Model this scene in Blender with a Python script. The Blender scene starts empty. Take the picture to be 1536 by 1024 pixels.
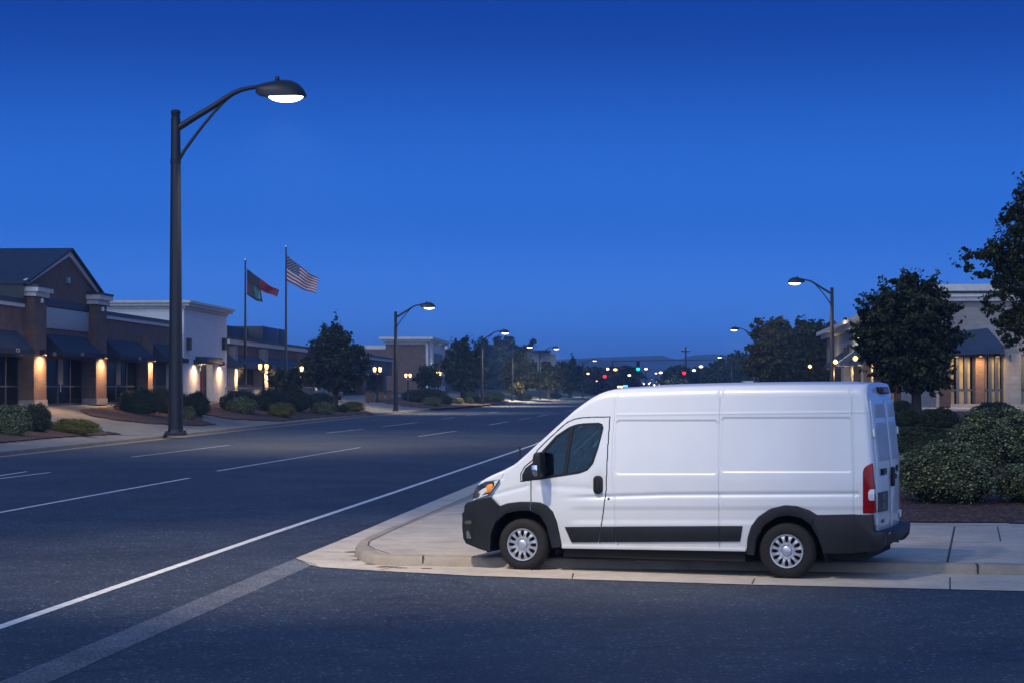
import bpy, bmesh, math, random
import numpy as np
from mathutils import Vector, Matrix
random.seed(7)
rng = np.random.default_rng(7)
F = 3000.0; H = 2.45; CX = 768.0; HY = 578.0      # lens in photo pixels, eye height, optical axis
scene = bpy.context.scene
COL = scene.collection
R = math.radians

# ------------------------------------------------------------------ materials
def new_mat(name):
    m = bpy.data.materials.new(name); m.use_nodes = True
    nt = m.node_tree; b = nt.nodes['Principled BSDF']
    return m, nt, b
def N(nt, t, **kw):
    n = nt.nodes.new(t)
    for k, v in kw.items():
        setattr(n, k, v)
    return n
def coords(nt, scale=(1, 1, 1), kind='Object'):
    tc = N(nt, 'ShaderNodeTexCoord'); mp = N(nt, 'ShaderNodeMapping')
    mp.inputs['Scale'].default_value = scale
    nt.links.new(tc.outputs[kind], mp.inputs['Vector'])
    return mp.outputs['Vector']
def noise(nt, vec, scale, detail=4, rough=.6):
    n = N(nt, 'ShaderNodeTexNoise'); n.inputs['Scale'].default_value = scale
    n.inputs['Detail'].default_value = detail; n.inputs['Roughness'].default_value = rough
    nt.links.new(vec, n.inputs['Vector']); return n.outputs['Fac']
def ramp(nt, fac, stops):
    r = N(nt, 'ShaderNodeValToRGB'); e = r.color_ramp.elements
    while len(e) < len(stops): e.new(.5)
    for el, (p, c) in zip(e, stops):
        el.position = p; el.color = (*c, 1) if len(c) == 3 else c
    nt.links.new(fac, r.inputs['Fac']); return r.outputs['Color']
def mixc(nt, a, b, fac, mode='MIX'):
    m = N(nt, 'ShaderNodeMix', data_type='RGBA', blend_type=mode)
    for s, v in ((0, fac), (6, a), (7, b)):
        if isinstance(v, (int, float)): m.inputs[s].default_value = v
        elif isinstance(v, tuple): m.inputs[s].default_value = (*v, 1) if len(v) == 3 else v
        else: nt.links.new(v, m.inputs[s])
    return m.outputs[2]
def bump(nt, b, h, strength=.3, dist=.01):
    n = N(nt, 'ShaderNodeBump'); n.inputs['Strength'].default_value = strength
    n.inputs['Distance'].default_value = dist
    nt.links.new(h, n.inputs['Height']); nt.links.new(n.outputs['Normal'], b.inputs['Normal'])
def simple(name, col, rough=.6, metal=0., var=.12, vscale=3., spec=.5, coat=0.):
    m, nt, b = new_mat(name)
    v = coords(nt); f = noise(nt, v, vscale, 5)
    lo = tuple(c*(1-var) for c in col); hi = tuple(min(1, c*(1+var)) for c in col)
    nt.links.new(ramp(nt, f, [(.3, lo), (.7, hi)]), b.inputs['Base Color'])
    b.inputs['Roughness'].default_value = rough; b.inputs['Metallic'].default_value = metal
    b.inputs['Specular IOR Level'].default_value = spec
    b.inputs['Coat Weight'].default_value = coat
    return m
def emit(name, col, strength):
    m, nt, b = new_mat(name)
    b.inputs['Base Color'].default_value = (*col, 1)
    b.inputs['Emission Color'].default_value = (*col, 1); b.inputs['Emission Strength'].default_value = strength
    return m
def asphalt(name, base, agg, crack=True):
    m, nt, b = new_mat(name)
    v = coords(nt)
    big = noise(nt, v, .25, 4); mid = noise(nt, v, 2.2, 5); fine = noise(nt, v, 30, 4, .8)
    vo = N(nt, 'ShaderNodeTexVoronoi'); vo.inputs['Scale'].default_value = 34
    nt.links.new(v, vo.inputs['Vector'])
    c1 = ramp(nt, fine, [(.34, tuple(c*.22 for c in base)), (.5, base), (.66, tuple(c*2.7 for c in base))])
    sp = ramp(nt, vo.outputs['Color'], [(.0, (0, 0, 0)), (.82, (0, 0, 0)), (.9, (1, 1, 1))])
    c2 = mixc(nt, c1, agg, N(nt, 'ShaderNodeMath', operation='MULTIPLY').outputs[0])
    mul = c2.node.inputs[0].links[0].from_node
    nt.links.new(sp, mul.inputs[0]); mul.inputs[1].default_value = .8
    c3 = mixc(nt, c2, ramp(nt, mid, [(.3, (.72, .72, .74)), (.7, (1.15, 1.15, 1.15))]), 1., 'MULTIPLY')
    c4 = mixc(nt, c3, ramp(nt, big, [(.32, (.68, .68, .70)), (.66, (1.2, 1.2, 1.18))]), 1., 'MULTIPLY')
    if crack:                                          # long tar seams and hairline cracks
        w = N(nt, 'ShaderNodeTexVoronoi', feature='DISTANCE_TO_EDGE'); w.inputs['Scale'].default_value = .09
        wv = N(nt, 'ShaderNodeMix', data_type='VECTOR'); wv.inputs[0].default_value = .12
        nn = N(nt, 'ShaderNodeTexNoise'); nn.inputs['Scale'].default_value = .8; nn.inputs['Detail'].default_value = 6
        nt.links.new(v, nn.inputs['Vector']); nt.links.new(v, wv.inputs[4]); nt.links.new(nn.outputs['Color'], wv.inputs[5])
        mp = N(nt, 'ShaderNodeVectorMath', operation='MULTIPLY_ADD'); mp.inputs[1].default_value = (2.2, 2.2, 2.2)
        nt.links.new(nn.outputs['Color'], mp.inputs[0]); nt.links.new(v, mp.inputs[2])
        nt.links.new(mp.outputs[0], w.inputs['Vector'])
        ln = ramp(nt, w.outputs['Distance'], [(0, (.35, .35, .36)), (.0035, (1, 1, 1))])
        c4 = mixc(nt, c4, ln, 1., 'MULTIPLY')
    nt.links.new(c4, b.inputs['Base Color'])
    b.inputs['Roughness'].default_value = .72; b.inputs['Specular IOR Level'].default_value = .4
    bump(nt, b, fine, .7, .010)
    return m
def concrete(name, base, scale=1.):
    m, nt, b = new_mat(name)
    v = coords(nt)
    a = noise(nt, v, .9*scale, 6); f = noise(nt, v, 70*scale, 3); st = noise(nt, v, 4*scale, 6, .7)
    c = ramp(nt, a, [(.3, tuple(x*.8 for x in base)), (.7, tuple(x*1.1 for x in base))])
    c = mixc(nt, c, ramp(nt, st, [(.35, (.82, .80, .77)), (.6, (1, 1, 1))]), 1., 'MULTIPLY')
    c = mixc(nt, c, ramp(nt, f, [(.3, (.84, .84, .84)), (.7, (1.1, 1.1, 1.1))]), 1., 'MULTIPLY')
    nt.links.new(c, b.inputs['Base Color']); b.inputs['Roughness'].default_value = .85
    bump(nt, b, f, .35, .004)
    return m
def brick(name, c1, c2, mort, w=.22, h=.075, rough=.85, mott=(.75, 1.15)):
    m, nt, b = new_mat(name)
    tc = N(nt, 'ShaderNodeTexCoord'); sp = N(nt, 'ShaderNodeSeparateXYZ'); cb = N(nt, 'ShaderNodeCombineXYZ')
    ad = N(nt, 'ShaderNodeMath', operation='ADD')
    nt.links.new(tc.outputs['Object'], sp.inputs[0])
    nt.links.new(sp.outputs[0], ad.inputs[0]); nt.links.new(sp.outputs[1], ad.inputs[1])
    nt.links.new(ad.outputs[0], cb.inputs[0]); nt.links.new(sp.outputs[2], cb.inputs[1])
    bt = N(nt, 'ShaderNodeTexBrick'); nt.links.new(cb.outputs[0], bt.inputs['Vector'])
    bt.inputs['Scale'].default_value = 1; bt.inputs['Brick Width'].default_value = w
    bt.inputs['Row Height'].default_value = h; bt.inputs['Mortar Size'].default_value = .008
    bt.inputs['Color1'].default_value = (*c1, 1); bt.inputs['Color2'].default_value = (*c2, 1)
    bt.inputs['Mortar'].default_value = (*mort, 1); bt.inputs['Bias'].default_value = 0
    n = noise(nt, cb.outputs[0], 1.3, 5)
    c = mixc(nt, bt.outputs['Color'], ramp(nt, n, [(.3, (mott[0],)*3), (.7, (mott[1],)*3)]), 1., 'MULTIPLY')
    nt.links.new(c, b.inputs['Base Color']); b.inputs['Roughness'].default_value = rough
    bump(nt, b, bt.outputs['Fac'], -.4, .008)
    return m
def leafmat(name, dark, light, trans=.25):
    m, nt, b = new_mat(name)
    g = N(nt, 'ShaderNodeNewGeometry')
    c = ramp(nt, g.outputs['Random Per Island'], [(0, dark), (.55, tuple(a*.8+b_*.2 for a, b_ in zip(dark, light))), (1, light)])
    n = noise(nt, coords(nt), 1.7, 3)
    c = mixc(nt, c, ramp(nt, n, [(.35, (.75, .75, .75)), (.7, (1.25, 1.25, 1.2))]), 1., 'MULTIPLY')
    nt.links.new(c, b.inputs['Base Color']); b.inputs['Roughness'].default_value = .65
    b.inputs['Specular IOR Level'].default_value = .25
    return m
def mulch(name):
    m, nt, b = new_mat(name); v = coords(nt)
    vo = N(nt, 'ShaderNodeTexVoronoi'); vo.inputs['Scale'].default_value = 22
    mp = N(nt, 'ShaderNodeMapping'); mp.inputs['Scale'].default_value = (1, .55, 1)
    nt.links.new(v, mp.inputs['Vector']); nt.links.new(mp.outputs[0], vo.inputs['Vector'])
    n = noise(nt, v, 3, 5)
    c = ramp(nt, vo.outputs['Color'], [(.1, (.010, .005, .004)), (.5, (.075, .032, .018)), (.95, (.21, .10, .062))])
    c = mixc(nt, c, ramp(nt, n, [(.3, (.6, .6, .6)), (.7, (1.2, 1.2, 1.2))]), 1., 'MULTIPLY')
    nt.links.new(c, b.inputs['Base Color']); b.inputs['Roughness'].default_value = .95
    bump(nt, b, vo.outputs['Distance'], 1., .04)
    return m
def glassmat(name, tint, gloss=.12):
    m = bpy.data.materials.new(name); m.use_nodes = True; nt = m.node_tree
    nt.nodes.remove(nt.nodes['Principled BSDF']); out = nt.nodes['Material Output']
    tr = N(nt, 'ShaderNodeBsdfTransparent'); gl = N(nt, 'ShaderNodeBsdfGlossy'); mx = N(nt, 'ShaderNodeMixShader')
    lw = N(nt, 'ShaderNodeFresnel'); lw.inputs['IOR'].default_value = 1.45
    ad = N(nt, 'ShaderNodeMath', operation='ADD'); ad.inputs[1].default_value = gloss; ad.use_clamp = True
    nt.links.new(lw.outputs[0], ad.inputs[0]); nt.links.new(ad.outputs[0], mx.inputs[0])
    tr.inputs['Color'].default_value = (*tint, 1); gl.inputs['Roughness'].default_value = .02
    gl.inputs['Color'].default_value = (.8, .9, .95, 1)
    nt.links.new(tr.outputs[0], mx.inputs[1]); nt.links.new(gl.outputs[0], mx.inputs[2])
    nt.links.new(mx.outputs[0], out.inputs['Surface']); return m
def paintmat(name):
    m, nt, b = new_mat(name)
    v = coords(nt); n = noise(nt, v, 1.4, 6, .65); sp = N(nt, 'ShaderNodeSeparateXYZ')
    nt.links.new(v, sp.inputs[0])
    dirt = N(nt, 'ShaderNodeMapRange'); dirt.inputs[1].default_value = 1.05; dirt.inputs[2].default_value = .38
    nt.links.new(sp.outputs[2], dirt.inputs[0])
    mu = N(nt, 'ShaderNodeMath', operation='MULTIPLY'); nt.links.new(dirt.outputs[0], mu.inputs[0]); nt.links.new(n, mu.inputs[1])
    c = ramp(nt, n, [(.3, (.595, .625, .655)), (.7, (.64, .665, .685))])
    c = mixc(nt, c, (.40, .375, .34), mu.outputs[0])
    nt.links.new(c, b.inputs['Base Color'])
    b.inputs['Roughness'].default_value = .32; b.inputs['Coat Weight'].default_value = .6
    b.inputs['Coat Roughness'].default_value = .06
    bump(nt, b, noise(nt, v, 2.2, 2), .04, .02)
    return m
def stripe(name, c1, c2, axis, scale, width=.12, rough=.5, metal=0.):
    m, nt, b = new_mat(name)
    v = coords(nt); sp = N(nt, 'ShaderNodeSeparateXYZ'); nt.links.new(v, sp.inputs[0])
    mu = N(nt, 'ShaderNodeMath', operation='MULTIPLY'); mu.inputs[1].default_value = scale
    nt.links.new(sp.outputs[axis], mu.inputs[0])
    fr = N(nt, 'ShaderNodeMath', operation='FRACT'); nt.links.new(mu.outputs[0], fr.inputs[0])
    c = ramp(nt, fr.outputs[0], [(0, c2), (width, c2), (width+.04, c1), (1, c1)])
    n = noise(nt, v, 1.1, 4)
    c = mixc(nt, c, ramp(nt, n, [(.3, (.8, .8, .8)), (.7, (1.15, 1.15, 1.15))]), 1., 'MULTIPLY')
    nt.links.new(c, b.inputs['Base Color']); b.inputs['Roughness'].default_value = rough; b.inputs['Metallic'].default_value = metal
    bump(nt, b, fr.outputs[0], .25, .02)
    return m

M = dict(
    paint=paintmat('white_paint'), black=simple('black_plastic', (.0095, .0105, .013), .5, 0, .2, 8, .3),
    dark=simple('dark_void', (.004, .004, .005), .9), rubber=simple('tyre_rubber', (.006, .006, .0065), .85, 0, .2, 20),
    silver=simple('silver_hubcap', (.46, .47, .49), .36, .75, .08, 6), chrome=simple('chrome', (.75, .76, .78), .12, 1., .03),
    cabin=simple('cab_trim', (.018, .02, .024), .8), seat=simple('seat_cloth', (.012, .013, .016), .9),
    red=simple('red_lens', (.22, .003, .004), .22, 0, .25, 6, .25, .15), clear=simple('clear_lens', (.55, .58, .62), .12, 0, .15, 25, .7, .6),
    amber=simple('amber_lens', (.85, .28, .015), .2, 0, .15, 8, .6, .5), headglass=simple('headlight_lens', (.03, .042, .07), .08, .0, .6, 9, .6, .5),
    glass=glassmat('tinted_glass', (.42, .74, .76), .0), rear_glass=simple('rear_door_blank', (.40, .42, .45), .45, 0, .12, 2.2, .3), plate=simple('number_plate', (.05, .055, .05), .5, 0, .3, 12),
    plate_ink=simple('plate_letters', (.16, .17, .13), .5), greyink=simple('grey_badge', (.12, .13, .15), .4, .3),
    asphalt=asphalt('asphalt', (.028, .037, .053), (.20, .21, .22)), asphalt_old=asphalt('worn_asphalt', (.100, .108, .122), (.18, .19, .20), False),
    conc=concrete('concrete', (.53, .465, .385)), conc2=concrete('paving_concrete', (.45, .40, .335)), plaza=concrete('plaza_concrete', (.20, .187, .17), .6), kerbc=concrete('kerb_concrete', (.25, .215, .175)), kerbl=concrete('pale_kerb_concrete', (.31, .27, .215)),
    joint=simple('joint', (.045, .042, .040), .9), dirt=simple('gutter_dirt', (.10, .06, .035), 1., 0, .4, 9),
    line=simple('road_paint', (.62, .61, .58), .7, 0, .25, 5), mulch=mulch('bark_mulch'),
    land=simple('far_ground', (.035, .042, .03), 1., 0, .4, .05), hill=simple('hill_forest', (.035, .05, .035), 1., 0, .4, .02),
    brick=brick('brown_brick', (.175, .092, .064), (.12, .066, .048), (.17, .14, .12)),
    brick_dark=brick('dark_brick', (.075, .045, .04), (.055, .035, .032), (.08, .07, .065)),
    brick_pale=brick('pale_painted_brick', (.30, .285, .265), (.27, .255, .24), (.22, .21, .195), .4, .2),
    block=brick('white_block', (.70, .70, .69), (.66, .66, .65), (.55, .55, .55), 1.2, .45, .7, (.95, 1.03)),
    trim=simple('cream_trim', (.62, .60, .56), .7), stone=simple('stone_base', (.30, .28, .26), .85, 0, .2, 5),
    sign=simple('blank_sign', (.38, .385, .385), .55, 0, .06, 2.), coping=simple('dark_coping', (.018, .02, .026), .5),
    roofmetal=stripe('standing_seam_roof', (.010, .015, .032), (.026, .034, .060), 1, 1.0, .06, .6, 0),
    awning=stripe('awning_cloth', (.010, .017, .034), (.020, .031, .056), 0, 5.0, .4, .8),
    awning_blue=stripe('blue_awning_cloth', (.022, .042, .085), (.038, .066, .12), 0, 11.0, .4, .8),
    frame=simple('window_frame', (.075, .085, .105), .45, .4), pane=simple('dark_pane', (.006, .007, .009), .32, 0, .5, .7, .30),
    blind=simple('warm_lit_blind', (.34, .28, .18), .7, 0, .2, 1.), red_cloth=simple('red_display', (.35, .012, .02), .7),  # blind colour lightened to stand for warm light from inside
    metal=simple('dark_metal', (.011, .012, .015), .42, .1, .15, 2.), polemetal=simple('flagpole_metal', (.03, .032, .038), .45, .3),
    bark=simple('bark', (.045, .036, .028), .95, 0, .35, 8), railing=simple('pale_railing', (.30, .32, .36), .6),
    wood=simple('wooden_slats', (.20, .13, .07), .8, 0, .3, 4), carbody=simple('car_paint', (.10, .12, .16), .3, .2),
    leaf=leafmat('tree_leaf', (.009, .013, .005), (.075, .092, .034)), leaf_warm=leafmat('lamplit_leaf', (.03, .032, .010), (.16, .13, .03)),  # second leaf colour has warm lamplight put into it
    shrub=leafmat('shrub_leaf', (.009, .014, .005), (.42, .46, .20)), shrub_yellow=leafmat('yellow_shrub_leaf', (.08, .08, .014), (.34, .28, .04)),
    hedge=leafmat('hedge_leaf', (.018, .027, .012), (.075, .09, .034)),
    lamp=emit('lamp_glow', (1., .88, .68), 8), lamp_far=emit('far_lamp_glow', (1., .82, .58), 3.2), sconce=emit('sconce_glow', (1., .62, .22), 7),
    lantern=emit('lantern_glow', (1., .60, .22), 3.2), lit=emit('lit_window', (1., .66, .28), 1.1), green=emit('green_signal', (.01, .80, .58), 1.6),
    redsig=emit('red_signal', (1., .03, .03), 1.5), headl=emit('car_headlight', (1., .95, .88), 4), bluesign=emit('blue_sign', (.08, .45, .95), 2.2),
    yellowsign=emit('yellow_sign', (1., .75, .3), 2.0))

def low_ior(m, v):
    m.node_tree.nodes['Principled BSDF'].inputs['IOR'].default_value = v
low_ior(M['pane'], 1.12); M['pane'].node_tree.nodes['Principled BSDF'].inputs['Roughness'].default_value = .12
# ------------------------------------------------------------------ object helpers
def link(o, parent=None):
    COL.objects.link(o)
    if parent is not None: o.parent = parent
    return o
def tag(o, label, cat, group=None, kind=None):
    o['label'] = label
    if cat: o['category'] = cat
    if group: o['group'] = group
    if kind: o['kind'] = kind
    return o
def thing(name, label, cat, loc=(0, 0, 0), rz=0, group=None):
    o = bpy.data.objects.new(name, None); link(o); o.location = loc; o.rotation_euler = (0, 0, rz)
    o.empty_display_size = .2
    return tag(o, label, cat, group)
class MB:
    def __init__(s): s.v = []; s.f = []
    def add(s, vs, fs):
        n = len(s.v); s.v += [tuple(map(float, v)) for v in vs]; s.f += [tuple(i+n for i in f) for f in fs]; return s
    def box(s, x0, x1, y0, y1, z0, z1):
        return s.add([(x0, y0, z0), (x1, y0, z0), (x1, y1, z0), (x0, y1, z0), (x0, y0, z1), (x1, y0, z1), (x1, y1, z1), (x0, y1, z1)],
                     [(3, 2, 1, 0), (4, 5, 6, 7), (0, 1, 5, 4), (1, 2, 6, 5), (2, 3, 7, 6), (3, 0, 4, 7)])
    def prism(s, pts, d, cap=True):            # closed 3-D polygon swept along vector d
        n = len(pts); q = [tuple(a+b for a, b in zip(p, d)) for p in pts]
        fs = [(i, (i+1) % n, n+(i+1) % n, n+i) for i in range(n)]
        if cap: fs += [tuple(range(n))[::-1], tuple(range(n, 2*n))]
        return s.add(list(pts)+q, fs)
    def tube(s, pts, rad, seg=10, caps=True):
        pts = [Vector(p) for p in pts]
        rad = [rad]*len(pts) if isinstance(rad, (int, float)) else rad
        n0 = len(s.v); up = None
        for i, p in enumerate(pts):
            d = (pts[min(i+1, len(pts)-1)]-pts[max(i-1, 0)]).normalized()
            a = d.cross(Vector((0, 0, 1)) if abs(d.z) < .95 else Vector((1, 0, 0))).normalized(); b = d.cross(a)
            for k in range(seg):
                t = 2*math.pi*k/seg; q = p+(a*math.cos(t)+b*math.sin(t))*rad[i]; s.v.append(tuple(q))
        for i in range(len(pts)-1):
            for k in range(seg):
                s.f.append((n0+i*seg+k, n0+i*seg+(k+1) % seg, n0+(i+1)*seg+(k+1) % seg, n0+(i+1)*seg+k))
        if caps:
            s.f.append(tuple(n0+k for k in range(seg))[::-1]); s.f.append(tuple(n0+(len(pts)-1)*seg+k for k in range(seg)))
        return s
    def lathe(s, prof, c=(0, 0, 0), axis='z', seg=24):
        n0 = len(s.v)
        for r, h in prof:
            for k in range(seg):
                t = 2*math.pi*k/seg; a, b = r*math.cos(t), r*math.sin(t)
                p = (a, b, h) if axis == 'z' else (a, h, b)
                s.v.append(tuple(x+y for x, y in zip(p, c)))
        for i in range(len(prof)-1):
            for k in range(seg):
                s.f.append((n0+i*seg+k, n0+i*seg+(k+1) % seg, n0+(i+1)*seg+(k+1) % seg, n0+(i+1)*seg+k))
        return s
    def build(s, name, mat, parent=None, smooth=False, bevel=0, loc=None):
        me = bpy.data.meshes.new(name); me.from_pydata(s.v, [], s.f)
        bm = bmesh.new(); bm.from_mesh(me); bmesh.ops.recalc_face_normals(bm, faces=bm.faces)
        if bevel:
            ed = [e for e in bm.edges if len(e.link_faces) == 2 and e.calc_face_angle(0) > .5]
            bmesh.ops.bevel(bm, geom=ed, offset=bevel, segments=2, affect='EDGES', profile=.5, clamp_overlap=True)
        bm.to_mesh(me); bm.free()
        me.materials.append(mat)
        if smooth or bevel:
            me.polygons.foreach_set('use_smooth', [True]*len(me.polygons))
            if hasattr(me, 'set_sharp_from_angle'): me.set_sharp_from_angle(angle=R(38))
        o = bpy.data.objects.new(name, me); link(o, parent)
        if loc: o.location = loc
        return o
def quads(name, v, mat, parent=None, faces=None, smooth=False):
    """fast mesh from numpy arrays; faces None: each 4 vertices are one face"""
    me = bpy.data.meshes.new(name); v = np.asarray(v, np.float32).reshape(-1, 3)
    if faces is None: faces = np.arange(len(v)).reshape(-1, 4)
    faces = np.asarray(faces, np.int32); k = faces.shape[1]
    me.vertices.add(len(v)); me.vertices.foreach_set('co', v.ravel())
    me.loops.add(faces.size); me.loops.foreach_set('vertex_index', faces.ravel())
    me.polygons.add(len(faces)); me.polygons.foreach_set('loop_start', np.arange(0, faces.size, k, dtype=np.int32))
    me.polygons.foreach_set('use_smooth', np.full(len(faces), smooth))
    me.update(calc_edges=True); me.validate()
    me.materials.append(mat)
    return link(bpy.data.objects.new(name, me), parent)
def copy_tree(o, parent=None):
    c = o.copy(); COL.objects.link(c); c.parent = parent
    for ch in list(o.children): copy_tree(ch, c)
    return c
def structure(o): o['kind'] = 'structure'; return o
def lightobj(kind, name, parent, loc, power, col, size=.1, spot=None, blend=.6, aim=None):
    d = bpy.data.lights.new(name, kind); d.energy = power; d.color = col
    if kind != 'SUN': d.shadow_soft_size = size
    if spot: d.spot_size = R(spot); d.spot_blend = blend
    o = bpy.data.objects.new(name, d); link(o, parent); o.location = loc
    if aim is not None: o.rotation_euler = Vector(aim).to_track_quat('-Z', 'Y').to_euler()
    return o

# ------------------------------------------------------------------ ground geometry from the photo
def gp(px, py, z=0.):
    Y = F*(H-z)/(py-HY); return ((px-CX)/F*Y, Y, z)
def qp(px, py, Y): return ((px-CX)/F*Y, Y, H-(py-HY)*Y/F)
LK = [gp(0, 684), gp(150, 666.5), gp(263, 655.5), gp(450, 634.5), gp(560, 622.5), gp(730, 607.5), gp(870, 598)]
_ly = np.array([-60.]+[p[1] for p in LK]+[900.]); _lx = np.array([LK[0][0]-9.6]+[p[0] for p in LK]+[78.])
_p = np.poly1d(np.polyfit(_ly[1:], _lx[1:], 3))
def XL(Y):
    Y = np.asarray(Y, float)
    base = np.interp(Y, _ly, _lx); sm = sum(np.interp(Y+d, _ly, _lx) for d in (-14, -7, 0, 7, 14))/5
    return sm
def XR(Y):                                       # right kerb of the main road beyond the corner
    Y = np.asarray(Y, float)
    return np.where(Y < 45, -2.33+(Y-30.1)*.096, -0.90+(Y-45)*.094+np.maximum(Y-60, 0)**2*.00006)
def sstep(a): a = np.clip(a, 0, 1); return a*a*(3-2*a)
def zL(X, Y):
    d = XL(Y)-X
    return .15+np.clip((d-2.0)/7.5, 0, 1)*1.215
def zR(X, Y):
    d = X-XR(Y)
    return .14+np.minimum(np.clip((Y-33.8)*.0266, 0, 1.37), np.clip((d-2.5)*.2, 0, 1.37))
def hit(px, py, fn):
    Ys = np.concatenate([np.arange(20, 200, .1), np.arange(200, 900, .5)])
    X = (px-CX)/F*Ys; zr = H-(py-HY)*Ys/F; k = np.where(zr <= fn(X, Ys))[0]
    i = k[0] if len(k) else len(Ys)-1
    return (float(X[i]), float(Ys[i]), float(fn(X[i], Ys[i])))
def hl(px, py): return hit(px, py, zL)
def hr(px, py): return hit(px, py, zR)
# ------------------------------------------------------------------ the van
TH = R(20); YR = F*H/290
VO = np.array([(1180-CX)/F*YR, YR, 0.]); CC = np.array([0, 0, H])
vx = np.array([math.cos(TH), -math.sin(TH), 0]); vy = np.array([math.sin(TH), math.cos(TH), 0])
def vp(px, py, t=0.):                            # photo pixel -> van (rearward, up) on the plane t metres inside the near flank
    D = np.array([(px-CX)/F, 1, -(py-HY)/F]); lam = ((VO-CC)@vy+t)/(D@vy); P = CC+lam*D
    return float((P-VO)@vx), float(P[2])
def v3(px, py, t=0.):
    x, z = vp(px, py, t); return (x, t, z)
def topx(x, z, t=0.):                            # van coordinates -> photo pixel
    X = VO[0]+x*vx[0]+t*vy[0]; Y = VO[1]+x*vx[1]+t*vy[1]
    return CX+F*X/Y, HY+F*(H-z)/Y
W = 2.05
def inside(px, py, poly):
    r = np.zeros(px.shape, bool); n = len(poly)
    for i in range(n):
        (x0, y0), (x1, y1) = poly[i], poly[(i+1) % n]
        c = ((y0 > py) != (y1 > py)) & (px < (x1-x0)*(py-y0)/((y1-y0) or 1e-9)+x0); r ^= c
    return r
def pdist(px, py, line, closed=False):
    d = np.full(px.shape, 1e9); n = len(line)
    for i in range(n if closed else n-1):
        (x0, y0), (x1, y1) = line[i], line[(i+1) % n]
        dx, dy = x1-x0, y1-y0; t = np.clip(((px-x0)*dx+(py-y0)*dy)/(dx*dx+dy*dy), 0, 1)
        d = np.minimum(d, np.hypot(px-x0-t*dx, py-y0-t*dy))
    return d
def rrect(x0, y0, x1, y1, r, n=5):
    o = []
    for cx, cy, a in ((x0+r, y0+r, 180), (x1-r, y0+r, 270), (x1-r, y1-r, 0), (x0+r, y1-r, 90)):
        o += [(cx+r*math.cos(R(a+90*k/n)), cy+r*math.sin(R(a+90*k/n))) for k in range(n+1)]
    return o
van = thing('van', 'white high roof cargo van with black bumpers parked at the kerb', 'van', tuple(VO), -TH)
OUT = [(706, 752), (709.7, 740), (717.5, 727), (724, 721), (735, 714.5), (747, 709), (758, 704.5), (768, 699.5), (777, 694), (790, 682.5), (805, 668.5), (820.6, 654),
       (842.5, 633.4), (861, 616), (872, 607), (883, 599), (891, 593.6), (899, 589.3), (910, 585.3), (920.6, 583), (950, 581.2), (1000, 579.2), (1080, 577), (1180, 575.6), (1280, 574.9), (1312, 575)]
op = np.array([vp(x, y, .12) for x, y in OUT])
WIN = [(817, 676), (833, 656), (852, 643), (863, 638.5), (874, 636.5), (898, 635.5), (901.5, 639), (899.5, 651), (894, 673), (887, 693), (879, 702), (868, 706), (846, 709.5), (818, 713.5), (812, 712), (811, 690)]
TRIM = [(783, 711), (788, 701), (799, 693), (811, 678), (833, 652.5), (852, 639.6), (863, 635.6), (874, 634), (900, 633), (904.5, 638), (902, 651), (896.6, 673), (889.5, 695), (881, 705), (869, 709.5), (846, 713), (817.5, 717.5), (783, 720.5)]
DOOR = [(796.6, 757), (796.6, 719.5), (781, 721.5), (781.5, 709), (787, 699), (798, 690), (806, 674), (820, 659.5), (842.5, 638.5), (850, 632.5), (860, 628), (872, 625.8), (890, 625), (913, 624.8), (911.5, 660), (910.5, 690), (909, 735), (905.6, 760), (902, 785), (899.5, 807), (899, 813.5), (842, 816), (836, 782), (828, 766), (815, 755)]
A_IN1 = [(736, 835), (735, 800), (744, 782), (758, 769.5), (777, 765), (796, 765), (811, 772.5), (820.6, 788), (828, 819), (829, 835)]
A_IN2 = [(1130.6, 836), (1134, 807), (1146, 786.6), (1165, 774.5), (1180.6, 772), (1202.5, 775.6), (1218, 788), (1227.5, 807), (1234, 836)]
x_nose, x_tail = vp(706, 752)[0], vp(1311, 770)[0]
def leanx(x, z):                                 # the tail leans forward towards the roof
    e = np.interp(z, [.3, 1.45, 2.2, 2.5], [0, 0, -.075, -.125]); return x+e*sstep((x-(x_tail-.5))/.5)
def tumble(z): return .085*np.clip((z-1.2)/1.1, 0, 1)**1.6+.02*np.clip((.85-z)/.45, 0, 1)**2
def tside(x, z):
    t = tumble(z)+0.13*(1-np.sqrt(1-np.clip((x_nose+.42-x)/.42, 0, 1)**2))
    t = t+.10*(1-np.sqrt(1-np.clip((x-(x_tail-.10))/.10, 0, 1)**2))
    return t
P1 = rrect(921.8, 630, 1076.5, 710.5, 7); P2 = rrect(1081, 626, 1277.5, 707.3, 5)
GROOVES = [([(796.6, 719), (796.6, 752)], .3, .001), ([(920.8, 580), (920.8, 628), (918.5, 660), (918.5, 712), (922, 754), (923, 790), (927, 825)], .8, .016),
           ([(1078.6, 574), (1079, 835)], .9, .022), ([(1280.4, 572), (1280.6, 640), (1280.6, 775)], .9, .022), ([(750, 725.6), (737.8, 741), (711, 750)], 1., .012),
           ([(753.4, 718), (758, 704)], 1., .012), ([(736, 744), (749, 757.5)], 1.1, .010), ([(868, 596), (900, 600)], .1, .0)]
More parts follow.
